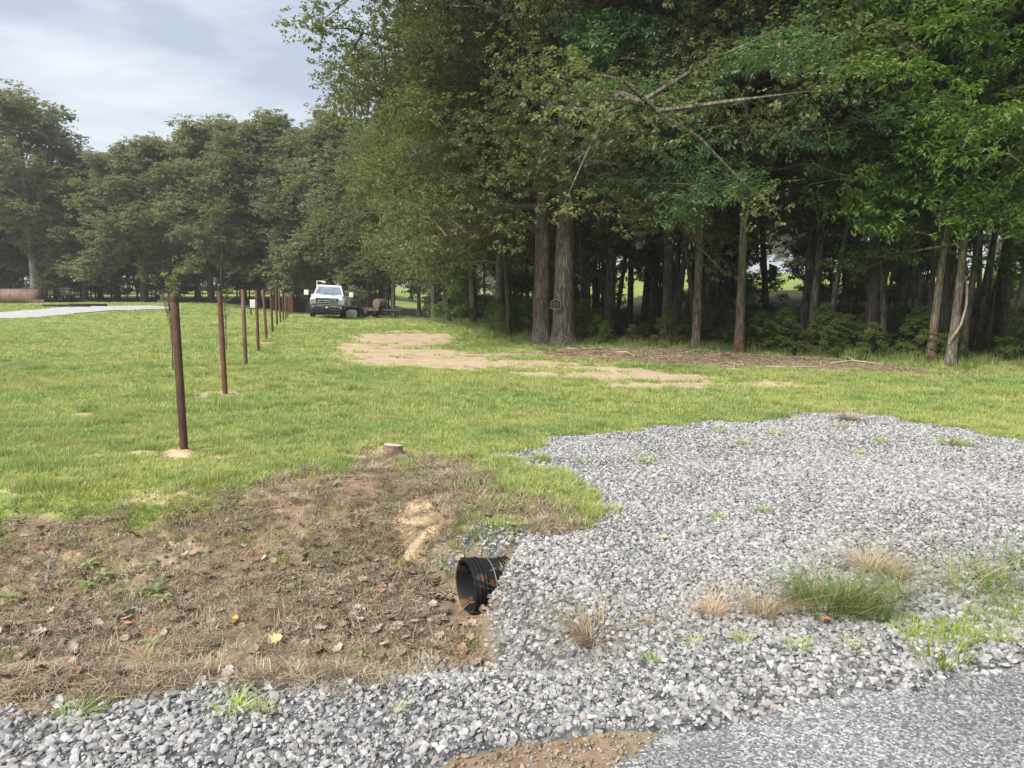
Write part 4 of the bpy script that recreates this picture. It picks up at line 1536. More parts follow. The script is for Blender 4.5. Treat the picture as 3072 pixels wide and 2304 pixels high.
def truck():
    tx, ty = TRUCK
    o = root('pickup_truck', 'white pickup truck with service body parked facing the camera beside the posts', 'truck', tx, ty, rz=R(10.5))
    def sec(w0, w1, z0, zs, z1, wt=None):
        # half widths: sill, shoulder, top
        wt = wt if wt is not None else w1 * .86
        return [(-w0, z0), (-w1, (z0 + zs) / 2), (-w1, zs), (-wt, z1), (0, z1 + .03), (wt, z1), (w1, zs), (w1, (z0 + zs) / 2), (w0, z0)]
    b = MB()      # nose, hood, doors
    loft(b, [(-.02, sec(.86, .92, .62, 1.06, 1.20, .80)), (.10, sec(.93, .985, .60, 1.10, 1.27, .84)), (.45, sec(.95, 1.0, .58, 1.16, 1.33, .84)), (1.25, sec(.95, 1.0, .52, 1.22, 1.38, .86)),
             (1.45, sec(.95, 1.0, .50, 1.26, 1.34, .92)), (3.35, sec(.95, 1.0, .50, 1.28, 1.34, .95)), (3.40, sec(.94, .99, .52, 1.28, 1.33, .94))])
    part(b, 'body', 'white_paint', o, True)
    b = MB()      # greenhouse
    loft(b, [(1.18, [(-.90, 1.32), (-.88, 1.36), (.88, 1.36), (.90, 1.32)]), (1.80, [(-.93, 1.32), (-.70, 1.90), (.70, 1.90), (.93, 1.32)]),
             (1.95, [(-.93, 1.32), (-.69, 1.96), (.69, 1.96), (.93, 1.32)]), (3.1, [(-.93, 1.32), (-.70, 1.97), (.70, 1.97), (.93, 1.32)]), (3.34, [(-.93, 1.32), (-.72, 1.90), (.72, 1.90), (.93, 1.32)])])
    part(b, 'cab', 'white_paint', o, True)
    b = MB()      # windscreen, proud of the cab's raked face
    b.add([(-.80, 1.215, 1.405), (.80, 1.215, 1.405), (.645, 1.745, 1.865), (-.645, 1.745, 1.865), (-.80, 1.235, 1.395), (.80, 1.235, 1.395), (.645, 1.765, 1.855), (-.645, 1.765, 1.855)],
          [(0, 1, 2, 3), (7, 6, 5, 4), (0, 4, 5, 1), (1, 5, 6, 2), (2, 6, 7, 3), (3, 7, 4, 0)])
    part(b, 'windshield', 'glass_dark', o)
    b = MB()
    b.tube([(-.25, 1.20, 1.41), (-.02, 1.27, 1.47), (.32, 1.22, 1.415)], .012, 5)
    part(b, 'wiper', 'dark_trim', o)
    for s in (-1, 1):
        for (y0, y1) in ((1.95, 2.55), (2.62, 3.2)):
            b = MB()
            def xw(z):
                return s * (.93 - (z - 1.32) / .64 * .235 + .006)
            b.add([(xw(1.38), y0 - (.28 if y0 < 2 else 0), 1.38), (xw(1.38), y1, 1.38), (xw(1.84), y1, 1.84), (xw(1.84), y0, 1.84)], [(0, 1, 2, 3)])
            part(b, 'side_window', 'glass_dark', o)
        b = MB()   # headlamp
        b.prism([(s * .60, .84), (s * .97, .86), (s * .985, 1.10), (s * .66, 1.14)], -.055, .10)
        h = part(b, 'headlight', 'lamp_clear', o, False, .015)
        b = MB()
        b.lathe([(.02, -.062), (.08, -.060), (.085, -.05), (.02, -.05)], (s * .80, 0, 1.02), 'Y', 18)
        part(b, 'reflector', 'chrome', h, True)
        b = MB()   # fog lamp
        b.lathe([(.005, -.205), (.045, -.20), (.05, -.17), (.005, -.17)], (s * .82, 0, .66), 'Y', 16)
        part(b, 'fog_lamp', 'lamp_clear', o, True)
        b = MB()   # tow mirror
        b.box(s * 1.01, s * 1.30, 1.48, 1.53, 1.36, 1.41)
        mr = part(b, 'mirror', 'dark_trim', o)
        b = MB()
        b.box(min(s * 1.20, s * 1.46), max(s * 1.20, s * 1.46), 1.44, 1.58, 1.30, 1.60)
        part(b, 'mirror_housing', 'white_paint', mr, False, .03)
        b = MB()
        b.box(min(s * 1.22, s * 1.44), max(s * 1.22, s * 1.44), 1.585, 1.60, 1.32, 1.58)
        part(b, 'mirror_glass', 'glass_dark', mr)
        b = MB()   # fender flare lip
        b.box(min(s * .985, s * 1.035), max(s * .985, s * 1.035), .35, 1.3, .88, .95)
        part(b, 'fender_lip', 'dark_trim', o)
        b = MB()   # door handle
        b.box(min(s * 1.0, s * 1.03), max(s * 1.0, s * 1.03), 2.35, 2.5, 1.12, 1.16)
        part(b, 'door_handle', 'dark_trim', o)
        b = MB()
        b.box(s * .55 - .03, s * .55 + .03, -.24, -.16, .58, .68)
        part(b, 'tow_hook', 'dark_trim', o)
    # grille
    b = MB()
    b.prism([(-.66, .79), (.66, .79), (.63, 1.21), (-.63, 1.21)], -.05, .0)
    g = part(b, 'grille', 'dark_trim', o)
    fr = [(-.55, .82), (.55, .82), (.52, 1.17), (-.52, 1.17)]
    inn = [(-.50, .85), (.50, .85), (.475, 1.14), (-.475, 1.14)]
    V = [(a, -.075, c) for a, c in fr] + [(a, -.075, c) for a, c in inn] + [(a, -.05, c) for a, c in fr] + [(a, -.05, c) for a, c in inn]
    F = [(i, (i + 1) % 4, (i + 1) % 4 + 4, i + 4) for i in range(4)] + [(i, (i + 1) % 4, (i + 1) % 4 + 8, i + 8) for i in range(4)] + [(i + 4, (i + 1) % 4 + 4, (i + 1) % 4 + 12, i + 12) for i in range(4)]
    part(MB().add(V, F), 'grille_frame', 'chrome', g)
    for z0 in (.905, 1.035):
        part(MB().box(-.46, .46, -.085, -.052, z0, z0 + .045), 'grille_bar', 'chrome', g, False, .01)
    b = MB()
    n = 24
    V = [(.16 * math.cos(2 * math.pi * i / n), -.088 - .012 * k, .985 + .066 * math.sin(2 * math.pi * i / n)) for k in (0, 1) for i in range(n)]
    b.add(V, [tuple(range(n)), tuple(range(n, 2 * n))[::-1]] + [(i, (i + 1) % n, (i + 1) % n + n, i + n) for i in range(n)])
    part(b, 'badge', 'chrome', g)
    b = MB()
    V = [(.14 * math.cos(2 * math.pi * i / n), -.1015, .985 + .05 * math.sin(2 * math.pi * i / n)) for i in range(n)]
    part(b.add(V, [tuple(range(n))]), 'badge_field', 'emblem_blue', g)
    # bumper
    b = MB()
    loft(b, [(-.20, [(-.80, .50), (-.86, .60), (-.86, .76), (-.80, .80), (.80, .80), (.86, .76), (.86, .60), (.80, .50)]), (-.10, [(-.94, .48), (-1.0, .60), (-1.0, .78), (-.94, .82), (.94, .82), (1.0, .78), (1.0, .60), (.94, .48)]),
             (.25, [(-.96, .50), (-1.02, .60), (-1.02, .78), (-.96, .82), (.96, .82), (1.02, .78), (1.02, .60), (.96, .50)])])
    part(b, 'bumper', 'bumper_dark', o, False)
    part(MB().box(-.84, .84, -.215, -.19, .715, .765), 'bumper_strip', 'chrome', o)
    part(MB().box(-.78, .78, -.16, .3, .34, .47), 'air_dam', 'dark_trim', o, False, .03)
    pl = part(MB().box(-.155, .155, -.235, -.21, .60, .755), 'front_plate', 'dark_trim', o)
    blob = [(-.09, .64), (-.03, .625), (.02, .65), (.09, .63), (.10, .67), (.05, .70), (.02, .735), (-.03, .72), (-.08, .73), (-.06, .69)]
    part(MB().prism(blob, -.240, -.236), 'plate_emblem', 'sign_white', pl)
    # wheels, axles
    for s in (-1, 1):
        wheel(o, s * .86, .82, .41, .27)
        wheel(o, s * .84, 4.75, .41, .27)
        wheel(o, s * 1.08, 4.75, .41, .22)
    part(MB().box(-.42, .42, .3, 6.2, .42, .60), 'chassis', 'dark_trim', o)
    b = MB()
    b.tube([(-.9, .82, .41), (.9, .82, .41)], .06, 8)
    b.tube([(-1.0, 4.75, .41), (1.0, 4.75, .41)], .08, 8)
    part(b, 'axle', 'dark_trim', o)
    # service body with ribbed tool boxes
    sb = part(MB().box(-1.19, 1.19, 3.5, 6.2, .66, 1.33), 'service_body', 'white_paint', o, False, .02)
    for s in (-1, 1):
        for (y0, y1) in ((3.56, 4.25), (5.3, 6.1)):
            part(MB().box(min(s * 1.19, s * 1.205), max(s * 1.19, s * 1.205), y0, y1, .72, 1.28), 'locker_door', 'rib_white', sb)
        b = MB()
        b.lathe([(.48, -.0), (.53, 0), (.53, .02), (.48, .02)], (s * 1.2 - (.02 if s > 0 else 0), 4.75, .55), 'X', 24)
        part(b, 'wheel_arch', 'dark_trim', sb)
    for k in range(5):
        for s in (-1, 1):
            part(MB().box(s * (1.01 + .04 * k) - .008, s * (1.01 + .04 * k) + .008, 3.485, 3.502, .70, 1.30), 'rib', 'rib_white', sb)
    # rack post and work lamp seen over the cab
    b = MB()
    b.tube([(-.86, 3.46, 1.3), (-.86, 3.46, 2.17), (-.52, 3.46, 2.17)], .035, 6)
    rk = part(b, 'ladder_rack', 'white_paint', o)
    part(MB().box(-.58, -.34, 3.40, 3.52, 2.07, 2.19), 'work_lamp', 'rib_white', rk, False, .02)
    o.rotation_euler = (0, R(3.6), R(10.5))
    o.location.z = zz(tx, ty) + .01
    return o

truck()

# --- trailer, white jug and boards beside the truck
def trailer():
    x, y = (1096 - 1536) / FPX * 51.5, 51.5
    o = root('trailer', 'dark low tandem-axle trailer with a rusty red fender behind the truck', 'trailer', x, y, rz=R(62))
    part(MB().box(-.85, .85, -1.9, 1.6, .52, .62), 'deck', 'dark_trim', o)
    for s in (-1, 1):
        part(MB().box(s * .85 - .03, s * .85 + .03, -1.9, 1.6, .50, .68), 'side_rail', 'rust_grey', o)
        for yy in (-.1, .72):
            wheel(o, s * 1.02, yy, .34, .2)
        b = MB()
        arc = [(yy, zq) for yy, zq in ((-.52, .45), (-.48, .66), (-.30, .76), (.3, .78), (.92, .76), (1.1, .66), (1.14, .45))]
        V = [(s * .9, a, c) for a, c in arc] + [(s * 1.16, a, c) for a, c in arc] + [(s * .9, a, c + .02) for a, c in arc] + [(s * 1.16, a, c + .02) for a, c in arc]
        k = len(arc)
        F = [(i, i + 1, k + i + 1, k + i) for i in range(k - 1)] + [(2 * k + i, 2 * k + i + 1, 3 * k + i + 1, 3 * k + i) for i in range(k - 1)] + [(i, i + 1, 2 * k + i + 1, 2 * k + i) for i in range(k - 1)] + [(k + i, k + i + 1, 3 * k + i + 1, 3 * k + i) for i in range(k - 1)]
        part(MB().add(V, F), 'fender', 'rust_red', o)
    b = MB()
    b.lathe([(.02, -.45), (.30, -.43), (.33, -.38), (.33, .38), (.30, .43), (.02, .45)], (0, -1.35, .96), 'X', 20)
    tk = part(b, 'drum', 'rust_tank', o, True)
    for h in (-.2, .2):
        b = MB()
        b.lathe([(.33, h - .02), (.345, h), (.33, h + .02), (.31, h)], (0, -1.35, .96), 'X', 20)
        part(b, 'drum_hoop', 'rust_red', tk)
    b = MB()
    b.tube([(-.4, -1.9, .55), (0, -3.1, .5)], .05, 6)
    b.tube([(.4, -1.9, .55), (0, -3.1, .5)], .05, 6)
    part(b, 'drawbar', 'dark_trim', o)
    b = MB()
    b.tube([(0, -3.0, .5), (0, -3.0, -.02)], .035, 6)
    part(b, 'jack_stand', 'rust_grey', o)

trailer()
x, y = pix(1056, 953)
y = 47.0
x = (1056 - 1536) / FPX * y
jo = root('water_jug', 'squat white plastic tank standing on grass between truck and trailer', 'tank', x, y)
b = MB()
b.lathe([(.01, 0), (.30, 0), (.33, .04), (.33, .46), (.28, .54), (.12, .58), (.01, .58)], sides=20, closed=False)
part(b, 'tank_body', 'white_paint', jo, True)
b = MB()
b.lathe([(.01, .58), (.08, .58), (.08, .63), (.01, .63)], sides=12, closed=False)
part(b, 'cap', 'dark_trim', jo)

# --- white utility box among the far posts
x, y = (766 - 1536) / FPX * 45.0, 45.0
uo = root('utility_box', 'pale utility box on a dark stand, beside the fourth post', 'utility box', x, y)
part(MB().box(-.20, .20, -.12, .12, .48, .98), 'cabinet', 'white_paint', uo, False, .02)
part(MB().box(-.17, .17, -.135, -.12, .53, .93), 'door', 'rib_white', uo)
for s in (-1, 1):
    part(MB().box(s * .2 - .03, s * .2 + .03, -.04, .04, -.2, .48), 'leg', 'dark_trim', uo)
part(MB().box(-.32, .32, -.16, .16, .44, .48), 'tray', 'dark_trim', uo)

# --- low dark shed in the trees
simple('shed_dark', (.012, .012, .013), .85, 0, .4, 3)
simple('shed_roof', (.016, .016, .018), .8, 0, .4, 3)
x0, x1, yy = (1262 - 1536) / FPX * 47, (1585 - 1536) / FPX * 47, 49.0
zb = zz((x0 + x1) / 2, yy)
so_ = root('shed', 'low black flat-roofed shed in deep shade behind the yellowish trees', 'shed', (x0 + x1) / 2, yy, zb)
hw = (x1 - x0) / 2
part(MB().box(-hw, hw, 0, 4, -.6, 1.35), 'wall', 'shed_dark', so_)
part(MB().prism([(-hw - .15, 1.40), (-.55 * hw, 1.62), (hw + .15, 1.36), (hw + .15, 1.30), (-hw - .15, 1.30)], -.2, 4.2), 'roof', 'shed_roof', so_)
for k in range(9):
    u = -hw + (k + .5) * 2 * hw / 9
    part(MB().box(u - .02, u + .02, -.03, -.001, -.55, 1.3), 'batten', 'shed_dark', so_)

# --- far left yard
def yard():
    d = 61.0
    X = lambda p: (p - 1536) / FPX * d
    z0 = zz(X(60), d)
    o = root('storage_tank', 'long rusty brown steel tank lying behind the pipe fence', 'tank', X(92), d + .5, z0, R(-16))
    b = MB()
    r_ = .62
    prof = [(.01, 1.0)]
    for k in range(1, 9):
        a = math.pi / 2 * k / 8
        prof.append((r_ * math.sin(a), 1.0 - .62 * (1 - math.cos(a))))
    prof += [(r_, -5.0), (.01, -5.2)]
    b.lathe(prof, (0, 0, r_ - .02), 'X', 28, False)
    sh = part(b, 'shell', 'rust_tank', o, True)
    for h in (.35, -.6, -1.6, -2.6, -3.6, -4.6):
        b = MB()
        b.lathe([(r_ - .01, h - .03), (r_ + .012, h - .02), (r_ + .012, h + .02), (r_ - .01, h + .03)], (0, 0, r_ - .02), 'X', 28)
        part(b, 'weld_band', 'rust_grey', sh)
    # pipe fence panel in front
    f = root('pipe_fence', 'rusty pipe and wire fence panel in front of the long tank', 'fence', X(-60), d - 1.6, None, R(-4))
    for k, q in enumerate((0, 1.75, 3.05)):
        b = MB()
        b.tube([(q, 0, -.3), (q + (.10 if k == 2 else 0), 0, 1.75 if k < 2 else 1.35)], .05, 8)
        part(b, 'post', 'rust_red', f)
    part(MB().tube([(-1, 0, 1.68), (1.95, 0, 1.68)], .035, 6), 'top_rail', 'rust_red', f)
    for k, zq in enumerate((.12, .35, .6, .85, 1.1)):
        part(MB().tube([(-1, 0, zq), (3.1, 0, zq)], .011, 4), 'wire', 'rust_grey', f)
    for k in range(14):
        part(MB().tube([(-.8 + k * .28, 0, .1), (-.8 + k * .28, 0, 1.12)], .008, 4), 'stay', 'rust_grey', f)
    # grey flat trailer bed and red machine behind
    g = root('stock_trailer', 'grey slatted trailer bed parked behind the tank near the grey oak', 'trailer', X(118), d + 3.5, None, R(-10))
    part(MB().box(-1.5, 1.5, -.6, .6, .55, .7), 'bed', 'rust_grey', g)
    for k in range(4):
        part(MB().box(-1.5, 1.5, -.64, -.60, .78 + .13 * k, .86 + .13 * k), 'slat', 'steel_rim' if k % 2 else 'rust_grey', g)
    for q in (-1.4, 0, 1.4):
        part(MB().box(q - .04, q + .04, -.60, -.55, .7, 1.3), 'stake', 'dark_trim', g)
    for s in (-1, 1):
        wh = wheel(g, .3, s * .5, .33, .18)
        wh.rotation_euler = (0, 0, math.pi / 2)
    for q in (-1.2, 1.2):
        part(MB().box(q - .05, q + .05, -.05, .05, -.1, .55), 'stand', 'dark_trim', g)
    h = root('leaning_board', 'dark board leaning against the grey trunk by the tank', 'board', X(128), d - .3, None, 0)
    part(MB().add([(-.12, 0, -.05), (.03, 0, -.05), (.52, .25, 1.75), (.40, .25, 1.75), (-.12, .05, -.05), (.03, .05, -.05), (.52, .3, 1.75), (.40, .3, 1.75)],
                  [(0, 1, 2, 3), (7, 6, 5, 4), (0, 4, 5, 1), (1, 5, 6, 2), (2, 6, 7, 3), (3, 7, 4, 0)]), 'plank', 'shed_dark', h)
    k = root('block_pile', 'small heap of reddish blocks at the foot of the grey oak', 'bricks', X(142), d - 1.2, None, .3)
    rg = random.Random(6)
    for i in range(6):
        q = part(MB().box(-.2, .2, -.1, .1, 0, .19), 'block', 'rust_tank', k, False, .01)
        q.location = (-.4 + .42 * (i % 3) + rg.uniform(-.03, .03), rg.uniform(-.05, .05), .19 * (i // 3) - .02)
        q.rotation_euler = (0, 0, rg.uniform(-.2, .2))
    # dark planks lying beside the gravel road
    for px_, py_, ln, ry, lb in ((205, 921, 2.6, .02, 'long dark plank lying on grass beside the far gravel road'), (270, 919, 2.2, -.03, 'thinner dark plank lying end to end with the long one')):
        x, y = pix(px_, py_)
        y = min(y, 55)
        x = (px_ - 1536) / FPX * y
        q = root('plank', lb, 'plank', x, y, None, ry)
        part(MB().box(-ln / 2, ln / 2, -.12, .12, .0, .14), 'board', 'shed_dark', q, False, .01)

yard()

# ================================================================== SMALL THINGS NEAR THE CAMERA
def tuft(label, px_, py_, mesh, s, sz=None, grp=None, rz=None, cat='grass tuft', name='grass_tuft'):
    x, y = pix(px_, py_)
    o = link(name, mesh, None, (x, y, zz(x, y) - .005), (0, 0, rz if rz is not None else random.uniform(0, 6.28)), (s, s, sz or s))
    return tag(o, label, cat, grp)

T_DRY = [blades_mesh(700 + i, 210, .22, .07, .0034, 'blade_dry', 1.9, segs=4) for i in range(2)]
T_GREEN = [blades_mesh(710 + i, 420, .23, .15, .0042, 'blade_green', 1.0, segs=4) for i in range(2)]
T_SPRIG = [blades_mesh(720 + i, 46, .085, .035, .0045, 'blade_lawn', .9, segs=3) for i in range(3)]
T_LIME = [blades_mesh(730 + i, 95, .10, .11, .005, 'blade_lime', .75, segs=3) for i in range(3)]
T_LONG = [blades_mesh(740 + i, 90, .27, .06, .0036, 'blade_green', 1.5, segs=4) for i in range(2)]

tuft('large dry straw-coloured grass tuft splayed on the gravel right of the culvert', 1775, 1925, T_DRY[0], 1.1, 1.0)
tuft('small dry tan grass tuft beside the big green tuft', 2140, 1845, T_DRY[1], .62)
tuft('spiky dry tan tuft touching the left side of the big green tuft', 2290, 1850, T_DRY[0], .82)
tuft('broad dry tan tuft behind the big green tuft', 2615, 1715, T_DRY[1], .95, .8)
tuft('low dry tan tuft right of the broad dry one', 2690, 1735, T_DRY[0], .6)
tuft('big bushy green grass tuft growing in the gravel', 2480, 1830, T_GREEN[0], 1.15, 1.0)
tuft('bushy green tuft merging with the big green one, darker', 2585, 1845, T_GREEN[1], .85, .85)
tuft('long-bladed green tuft right of the big bushy one', 2690, 1790, T_LONG[0], 1.0, .8)
tuft('sprawling long green grass tuft flattened across the gravel', 2900, 1775, T_LONG[1], 1.5, .8)
tuft('sprawling green tuft beside the flattened one', 2990, 1760, T_LONG[0], 1.4, .8)
tuft('green tuft at the far end of the grassy strip on the gravel', 3060, 1700, T_LONG[1], 1.0, .7)
for i, (a, c, s) in enumerate([(2730, 1900, .8), (2820, 1960, 1.25), (2760, 1925, .6), (2880, 1895, .9), (2950, 1880, .8), (3010, 1840, .9), (3060, 1870, .8), (2900, 1920, .7), (3000, 1925, .6), (2850, 1930, .9), (2740, 1870, .6), (2840, 1890, .6), (2960, 1930, .6), (3050, 1905, .7), (2800, 1995, .6), (2930, 1845, .6), (3040, 1800, .7)]):
    tuft('lime-green clump of young grass in the gravel near the road', a, c, T_LIME[i % 3], s * 1.0, s * .85, 'lime-green clumps near the road')
for i, (a, c, s) in enumerate([(2085, 1935, 1.2), (2230, 1930, 1.3), (2390, 1950, 1.4), (2560, 1950, 1.2), (1960, 1985, 1.0), (705, 2140, 1.7), (790, 2140, 1.2), (220, 2160, 1.6), (290, 2130, 1.2),
                               (1400, 1935, 1.5), (1440, 1945, 1.2), (660, 2000, .8), (1200, 2140, .9), (500, 1985, .8)]):
    tuft('small green grass sprig poking through the grey gravel', a, c, T_SPRIG[i % 3], s * .8, s * .55, 'grass sprigs in the gravel')
for i, (a, c, s) in enumerate([(1550, 1330, 1.4), (1750, 1388, 1.3), (1945, 1390, 1.6), (2230, 1335, 1.3), (2330, 1305, 1.5), (2570, 1362, 1.2), (2850, 1335, 2.2), (2890, 1340, 1.6), (2640, 1330, 1.3),
                               (2520, 1285, 1.6), (2150, 1560, 1.1), (2290, 1535, .9), (1850, 1530, 1.0), (1690, 1575, 1.3), (1500, 1520, 1.6), (1620, 1490, 1.5), (1760, 1500, 1.4), (1430, 1480, 1.4), (2160, 1300, 1.3)]):
    tuft('low green weed tuft scattered on the gravel apron', a, c, T_SPRIG[i % 3], s * 1.1, s * .7, 'weed tufts on the gravel apron')
tuft('pale dry weed stalks at the back edge of the gravel apron', 2545, 1262, T_DRY[0], 1.1, 1.0, None, None, 'weed', 'dry_weed')
tuft('dry tan grass wisp on the ditch edge near the road gravel', 440, 1985, T_DRY[1], .55)
tuft('reddish-tan dry grass stub just below the dry wisp', 405, 2020, T_DRY[0], .45)
tuft('green grass clump at the ditch edge', 10, 1995, T_LONG[0], .6)
tuft('upright dry grass stub in the middle of the ditch', 770, 1810, T_DRY[1], .38)

# broad-leaved seedlings
def seedling(seed):
    rg = random.Random(seed)
    V, F = [], []
    for k in range(7):
        a = k * 2.4 + rg.uniform(-.3, .3)
        l_, w_ = rg.uniform(.045, .075), rg.uniform(.010, .016)
        z = .02 + .006 * k
        c, s_ = math.cos(a), math.sin(a)
        o = len(V)
        for (u, ww, dz) in ((.0, .15, 0), (.4, 1, .018), (.75, .75, .02), (1, .05, .008)):
            V += [(c * l_ * u - s_ * w_ * ww, s_ * l_ * u + c * w_ * ww, z + dz), (c * l_ * u + s_ * w_ * ww, s_ * l_ * u - c * w_ * ww, z + dz)]
        for j in range(3):
            F.append((o + 2 * j, o + 2 * j + 1, o + 2 * j + 3, o + 2 * j + 2))
    return fast_mesh('seedling', np.array(V), np.array(F), 'leaf_sapling', np.array([rg.uniform(0, 1)] * len(V)))

SEED = [seedling(i) for i in range(3)]
for i, (a, c, s) in enumerate([(270, 1715, 1.1), (308, 1750, 1.2), (260, 1785, 1.2), (445, 1715, 1.0), (420, 1795, 1.1), (465, 1790, 1.2), (490, 1815, 1.0), (25, 1815, 1.2), (360, 1795, .8), (455, 1950, 1.0), (1085, 1985, .7)]):
    tuft('small green broad-leaved seedling sprouting in the ditch', a, c, SEED[i % 3], s, None, 'seedlings in the ditch', None, 'seedling', 'seedling')

# single leaves one can pick out
def one_leaf(label, px_, py_, mat, s, seed, grp=None, tilt=.25):
    x, y = pix(px_, py_)
    rg = random.Random(seed)
    me = leaf_card(seed, mat, .10, .065, .45)
    o = link('fallen_leaf', me, None, (x, y, zz(x, y) + .028), (rg.gauss(0, tilt), rg.gauss(0, tilt), rg.uniform(0, 6.28)), s)
    return tag(o, label, 'leaf', grp)

one_leaf('bright yellow fallen leaf on the mossy ditch floor', 706, 1873, 'yellow_leaf', .62, 1)
one_leaf('long pale tan fallen leaf lying flat in the ditch', 826, 1932, 'tan_leaf', .85, 2)
one_leaf('pale tan fallen leaf near the dry edge below the culvert', 1150, 1950, 'tan_leaf', .6, 3)
one_leaf('orange-brown fallen leaf beside the flat tan stone', 385, 1888, 'orange_leaf', .75, 4)
one_leaf('curled rust-brown leaf on the ditch edge by the green clump', 110, 2020, 'orange_leaf', 1.0, 5)
one_leaf('tan fallen leaf on the gravel above the culvert', 1770, 1405, 'tan_leaf', .55, 6)
one_leaf('tan fallen leaf on the driveway gravel', 1990, 1625, 'tan_leaf', .5, 7)
one_leaf('orange leaf on the gravel by the dry straw tuft', 1890, 1762, 'orange_leaf', .6, 8)
one_leaf('orange leaf at the foot of the big green tuft', 2475, 1880, 'orange_leaf', .6, 9)
for i, (a, c) in enumerate([(80, 1815), (75, 1835), (120, 1912), (150, 1920), (215, 2010), (240, 2030), (225, 2045), (390, 1850), (380, 1870), (870, 1710), (900, 1820), (960, 1715), (1010, 1700), (1060, 1680), (860, 1760), (890, 1780), (1120, 1720), (960, 1900), (60, 1790), (1180, 1680), (1280, 1790), (1240, 1740), (1300, 1830), (1330, 1790)]):
    one_leaf('grey-tan curled dead leaf lying in the ditch bottom', a, c, 'grey_leaf' if i % 3 else 'brown_leaf', .6 + .35 * ((i * 7) % 5) / 5, 20 + i, 'curled dead leaves in the ditch', .4)

# stones and clods one can pick out
def rock(label, px_, py_, s, asp, mat, seed, flat=.35, grp=None, name='stone', cat='stone'):
    x, y = pix(px_, py_)
    me = stone_mesh(seed, mat, flat)
    o = link(name, me, None, (x, y, zz(x, y) + s * flat * .25), (0, 0, random.uniform(-.4, .4)), (s * asp, s, s))
    return tag(o, label, cat, grp)

rock('flat tan stone slab on the ditch floor beside the orange leaf', 275, 1882, .10, 1.4, 'stone_slab', 1, .3)
rock('broad pale stone half buried in the ditch near the road', 75, 1880, .13, 1.2, 'stone_slab', 2, .4)
rock('small flat reddish stone on the far ditch bank', 405, 1592, .07, 1.3, 'stone_slab', 3, .4)
rock('small flat stone at the left end of the far ditch bank', 75, 1615, .08, 1.3, 'stone_slab', 4, .4)
rock('pale loose stone at the end of the road shoulder gravel', 2012, 2240, .055, 1.2, 'stone_grey', 5, .6)
rock('green-grey stone sitting at the edge of ditch and gravel', 1262, 2042, .04, 1.2, 'stone_grey', 6, .6)
for i, (a, c) in enumerate([(150, 1955), (190, 1960), (90, 1945), (330, 1920), (250, 1925), (520, 1895), (600, 1905), (925, 1850), (985, 1870), (1040, 1880), (60, 1905), (35, 1925), (560, 1875), (650, 1935)]):
    rock('small tan stone bedded in the ditch floor', a, c, .035 + .02 * (i % 3), 1.3, 'stone_slab', 30 + i, .45, 'tan stones in the ditch floor')
x, y = pix(517, 1645)
ck = root('dirt_clod', 'lumpy pale tan dirt clod on the far ditch bank', 'dirt clod', x, y)
rg_ = random.Random(8)
for k in range(16):
    a, q = rg_.uniform(0, 6.28), rg_.uniform(0, .05)
    st = stone_mesh(900 + k, 'soil_clod', .8)
    c_ = link('lump', st, ck, (math.cos(a) * q * 1.4, math.sin(a) * q, .012 + .03 * rg_.uniform(0, 1) * (1 - q / .06)), (rg_.uniform(0, 3), rg_.uniform(0, 3), 0), rg_.uniform(.022, .042))
x, y = pix(1240, 1545)
mound('dirt_patch', 'bare sandy tan hump beside the culvert on the ditch bank', x, y, .2, .035, 12, 'soil_tan', 'dirt heap', 24, 1.2)
x, y = pix(1262, 1640)
mound('dirt_patch', 'orange-tan soil slump just above the culvert mouth', x, y, .12, .05, 13, 'soil_tan', 'dirt heap', 12, 1.0)

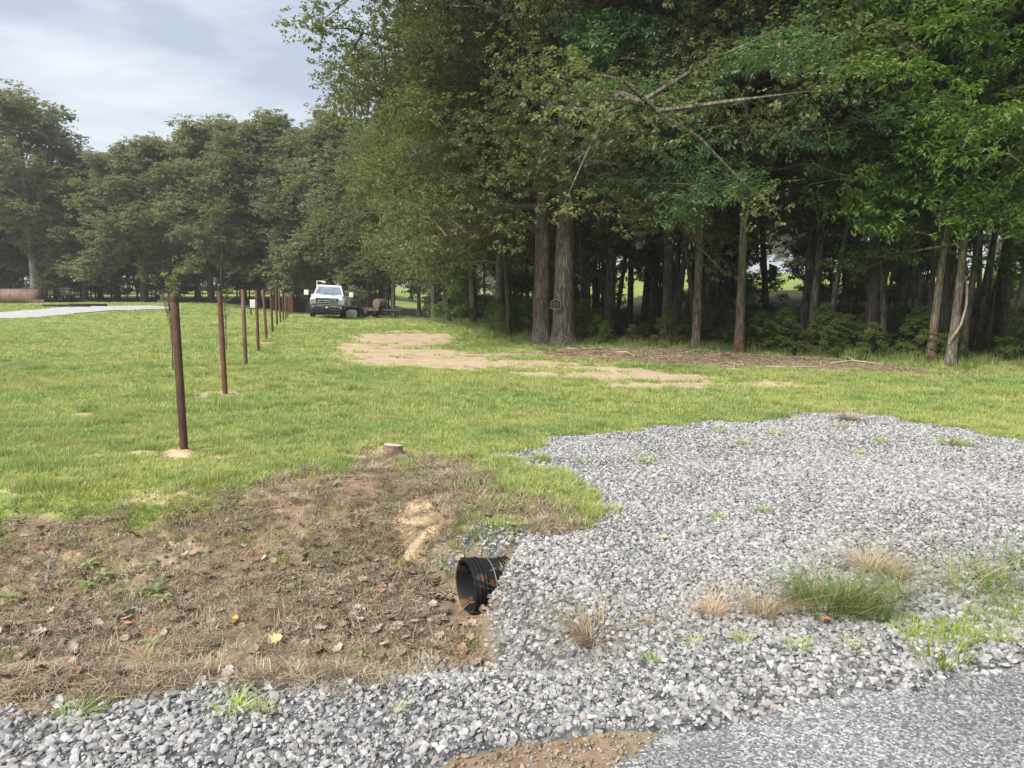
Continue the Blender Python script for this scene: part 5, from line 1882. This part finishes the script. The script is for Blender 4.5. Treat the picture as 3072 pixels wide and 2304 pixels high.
# dead branch and sticks
simple('dead_wood', (.30, .26, .23), .9, 0, .3, 15, .6)
simple('pale_stick', (.46, .38, .29), .9, 0, .25, 15)
def stick(name, label, pts, r_, mat, twigs=0, seed=0, cat='branch', grp=None):
    x, y = pix(*pts[0])
    o = root(name, label, cat, x, y, None, 0, grp)
    z0 = zz(x, y)
    P = []
    for (a, c) in pts:
        u, v = pix(a, c)
        P.append(Vector((u - x, v - y, zz(u, v) - z0 + r_ * 1.5)))
    rg = random.Random(seed)
    for p in P[1:-1]:
        p.z += rg.uniform(0, .03)
    part(MB().tube(P, [r_ * (1 - .6 * i / (len(P) - 1)) for i in range(len(P))], 6), 'stem', mat, o, True)
    for k in range(twigs):
        i = rg.randrange(1, len(P))
        e = P[i] + Vector((rg.uniform(-.12, .12), rg.uniform(-.1, .16), rg.uniform(.02, .12)))
        part(MB().tube([P[i], P[i].lerp(e, .5) + Vector((0, 0, .015)), e], [r_ * .5, r_ * .35, r_ * .15], 5), 'twig', mat, o)
    return o

stick('dead_branch', 'grey forked dead branch lying up the left ditch bank', [(138, 1770), (145, 1720), (155, 1690), (170, 1650), (200, 1628)], .011, 'dead_wood', 9, 3)
stick('stick', 'thin dark stick lying on the ditch edge above the road gravel', [(635, 2020), (690, 2018), (735, 2021)], .007, 'dead_wood', 0, 1, 'stick')
stick('stick', 'thin pale dry stalk across the mouth of the culvert', [(1375, 1842), (1410, 1825), (1448, 1806)], .003, 'pale_stick', 0, 2, 'stick')
for i, pts in enumerate([[(1850, 1062), (1880, 1064), (1905, 1075)], [(2130, 1100), (2180, 1096), (2230, 1102)], [(2300, 1105), (2380, 1108), (2460, 1104)], [(2150, 1112), (2200, 1114), (2260, 1116)], [(2060, 1062), (2100, 1058), (2160, 1060)], [(2480, 1096), (2560, 1092), (2650, 1098)], [(1700, 1050), (1760, 1052), (1800, 1050)]]):
    stick('branch', 'pale bare branch lying on the brown debris strip', pts, .022, 'pale_stick', 3, 10 + i, 'branch', 'pale branches on the debris strip')

# ------------------------------------------------------------------ thin summer haze over the whole place
HZ = 0.0010
hb = MB().box(-700, 700, -400, 1000, -4, 27)
hm = bpy.data.meshes.new('haze')
hm.from_pydata(hb.v, [], hb.f)
hmat = bpy.data.materials.new('haze')
hmat.use_nodes = True
hn = hmat.node_tree
hn.nodes.clear()
ho = hn.nodes.new('ShaderNodeOutputMaterial')
pv = hn.nodes.new('ShaderNodeVolumePrincipled')
pv.inputs['Color'].default_value = (.93, .95, .97, 1)
pv.inputs['Density'].default_value = HZ
pv.inputs['Anisotropy'].default_value = .2
hn.links.new(pv.outputs[0], ho.inputs['Volume'])
hm.materials.append(hmat)
tag(link('haze', hm), 'thin pale summer haze filling the air over the lawn', 'haze', kind='stuff')
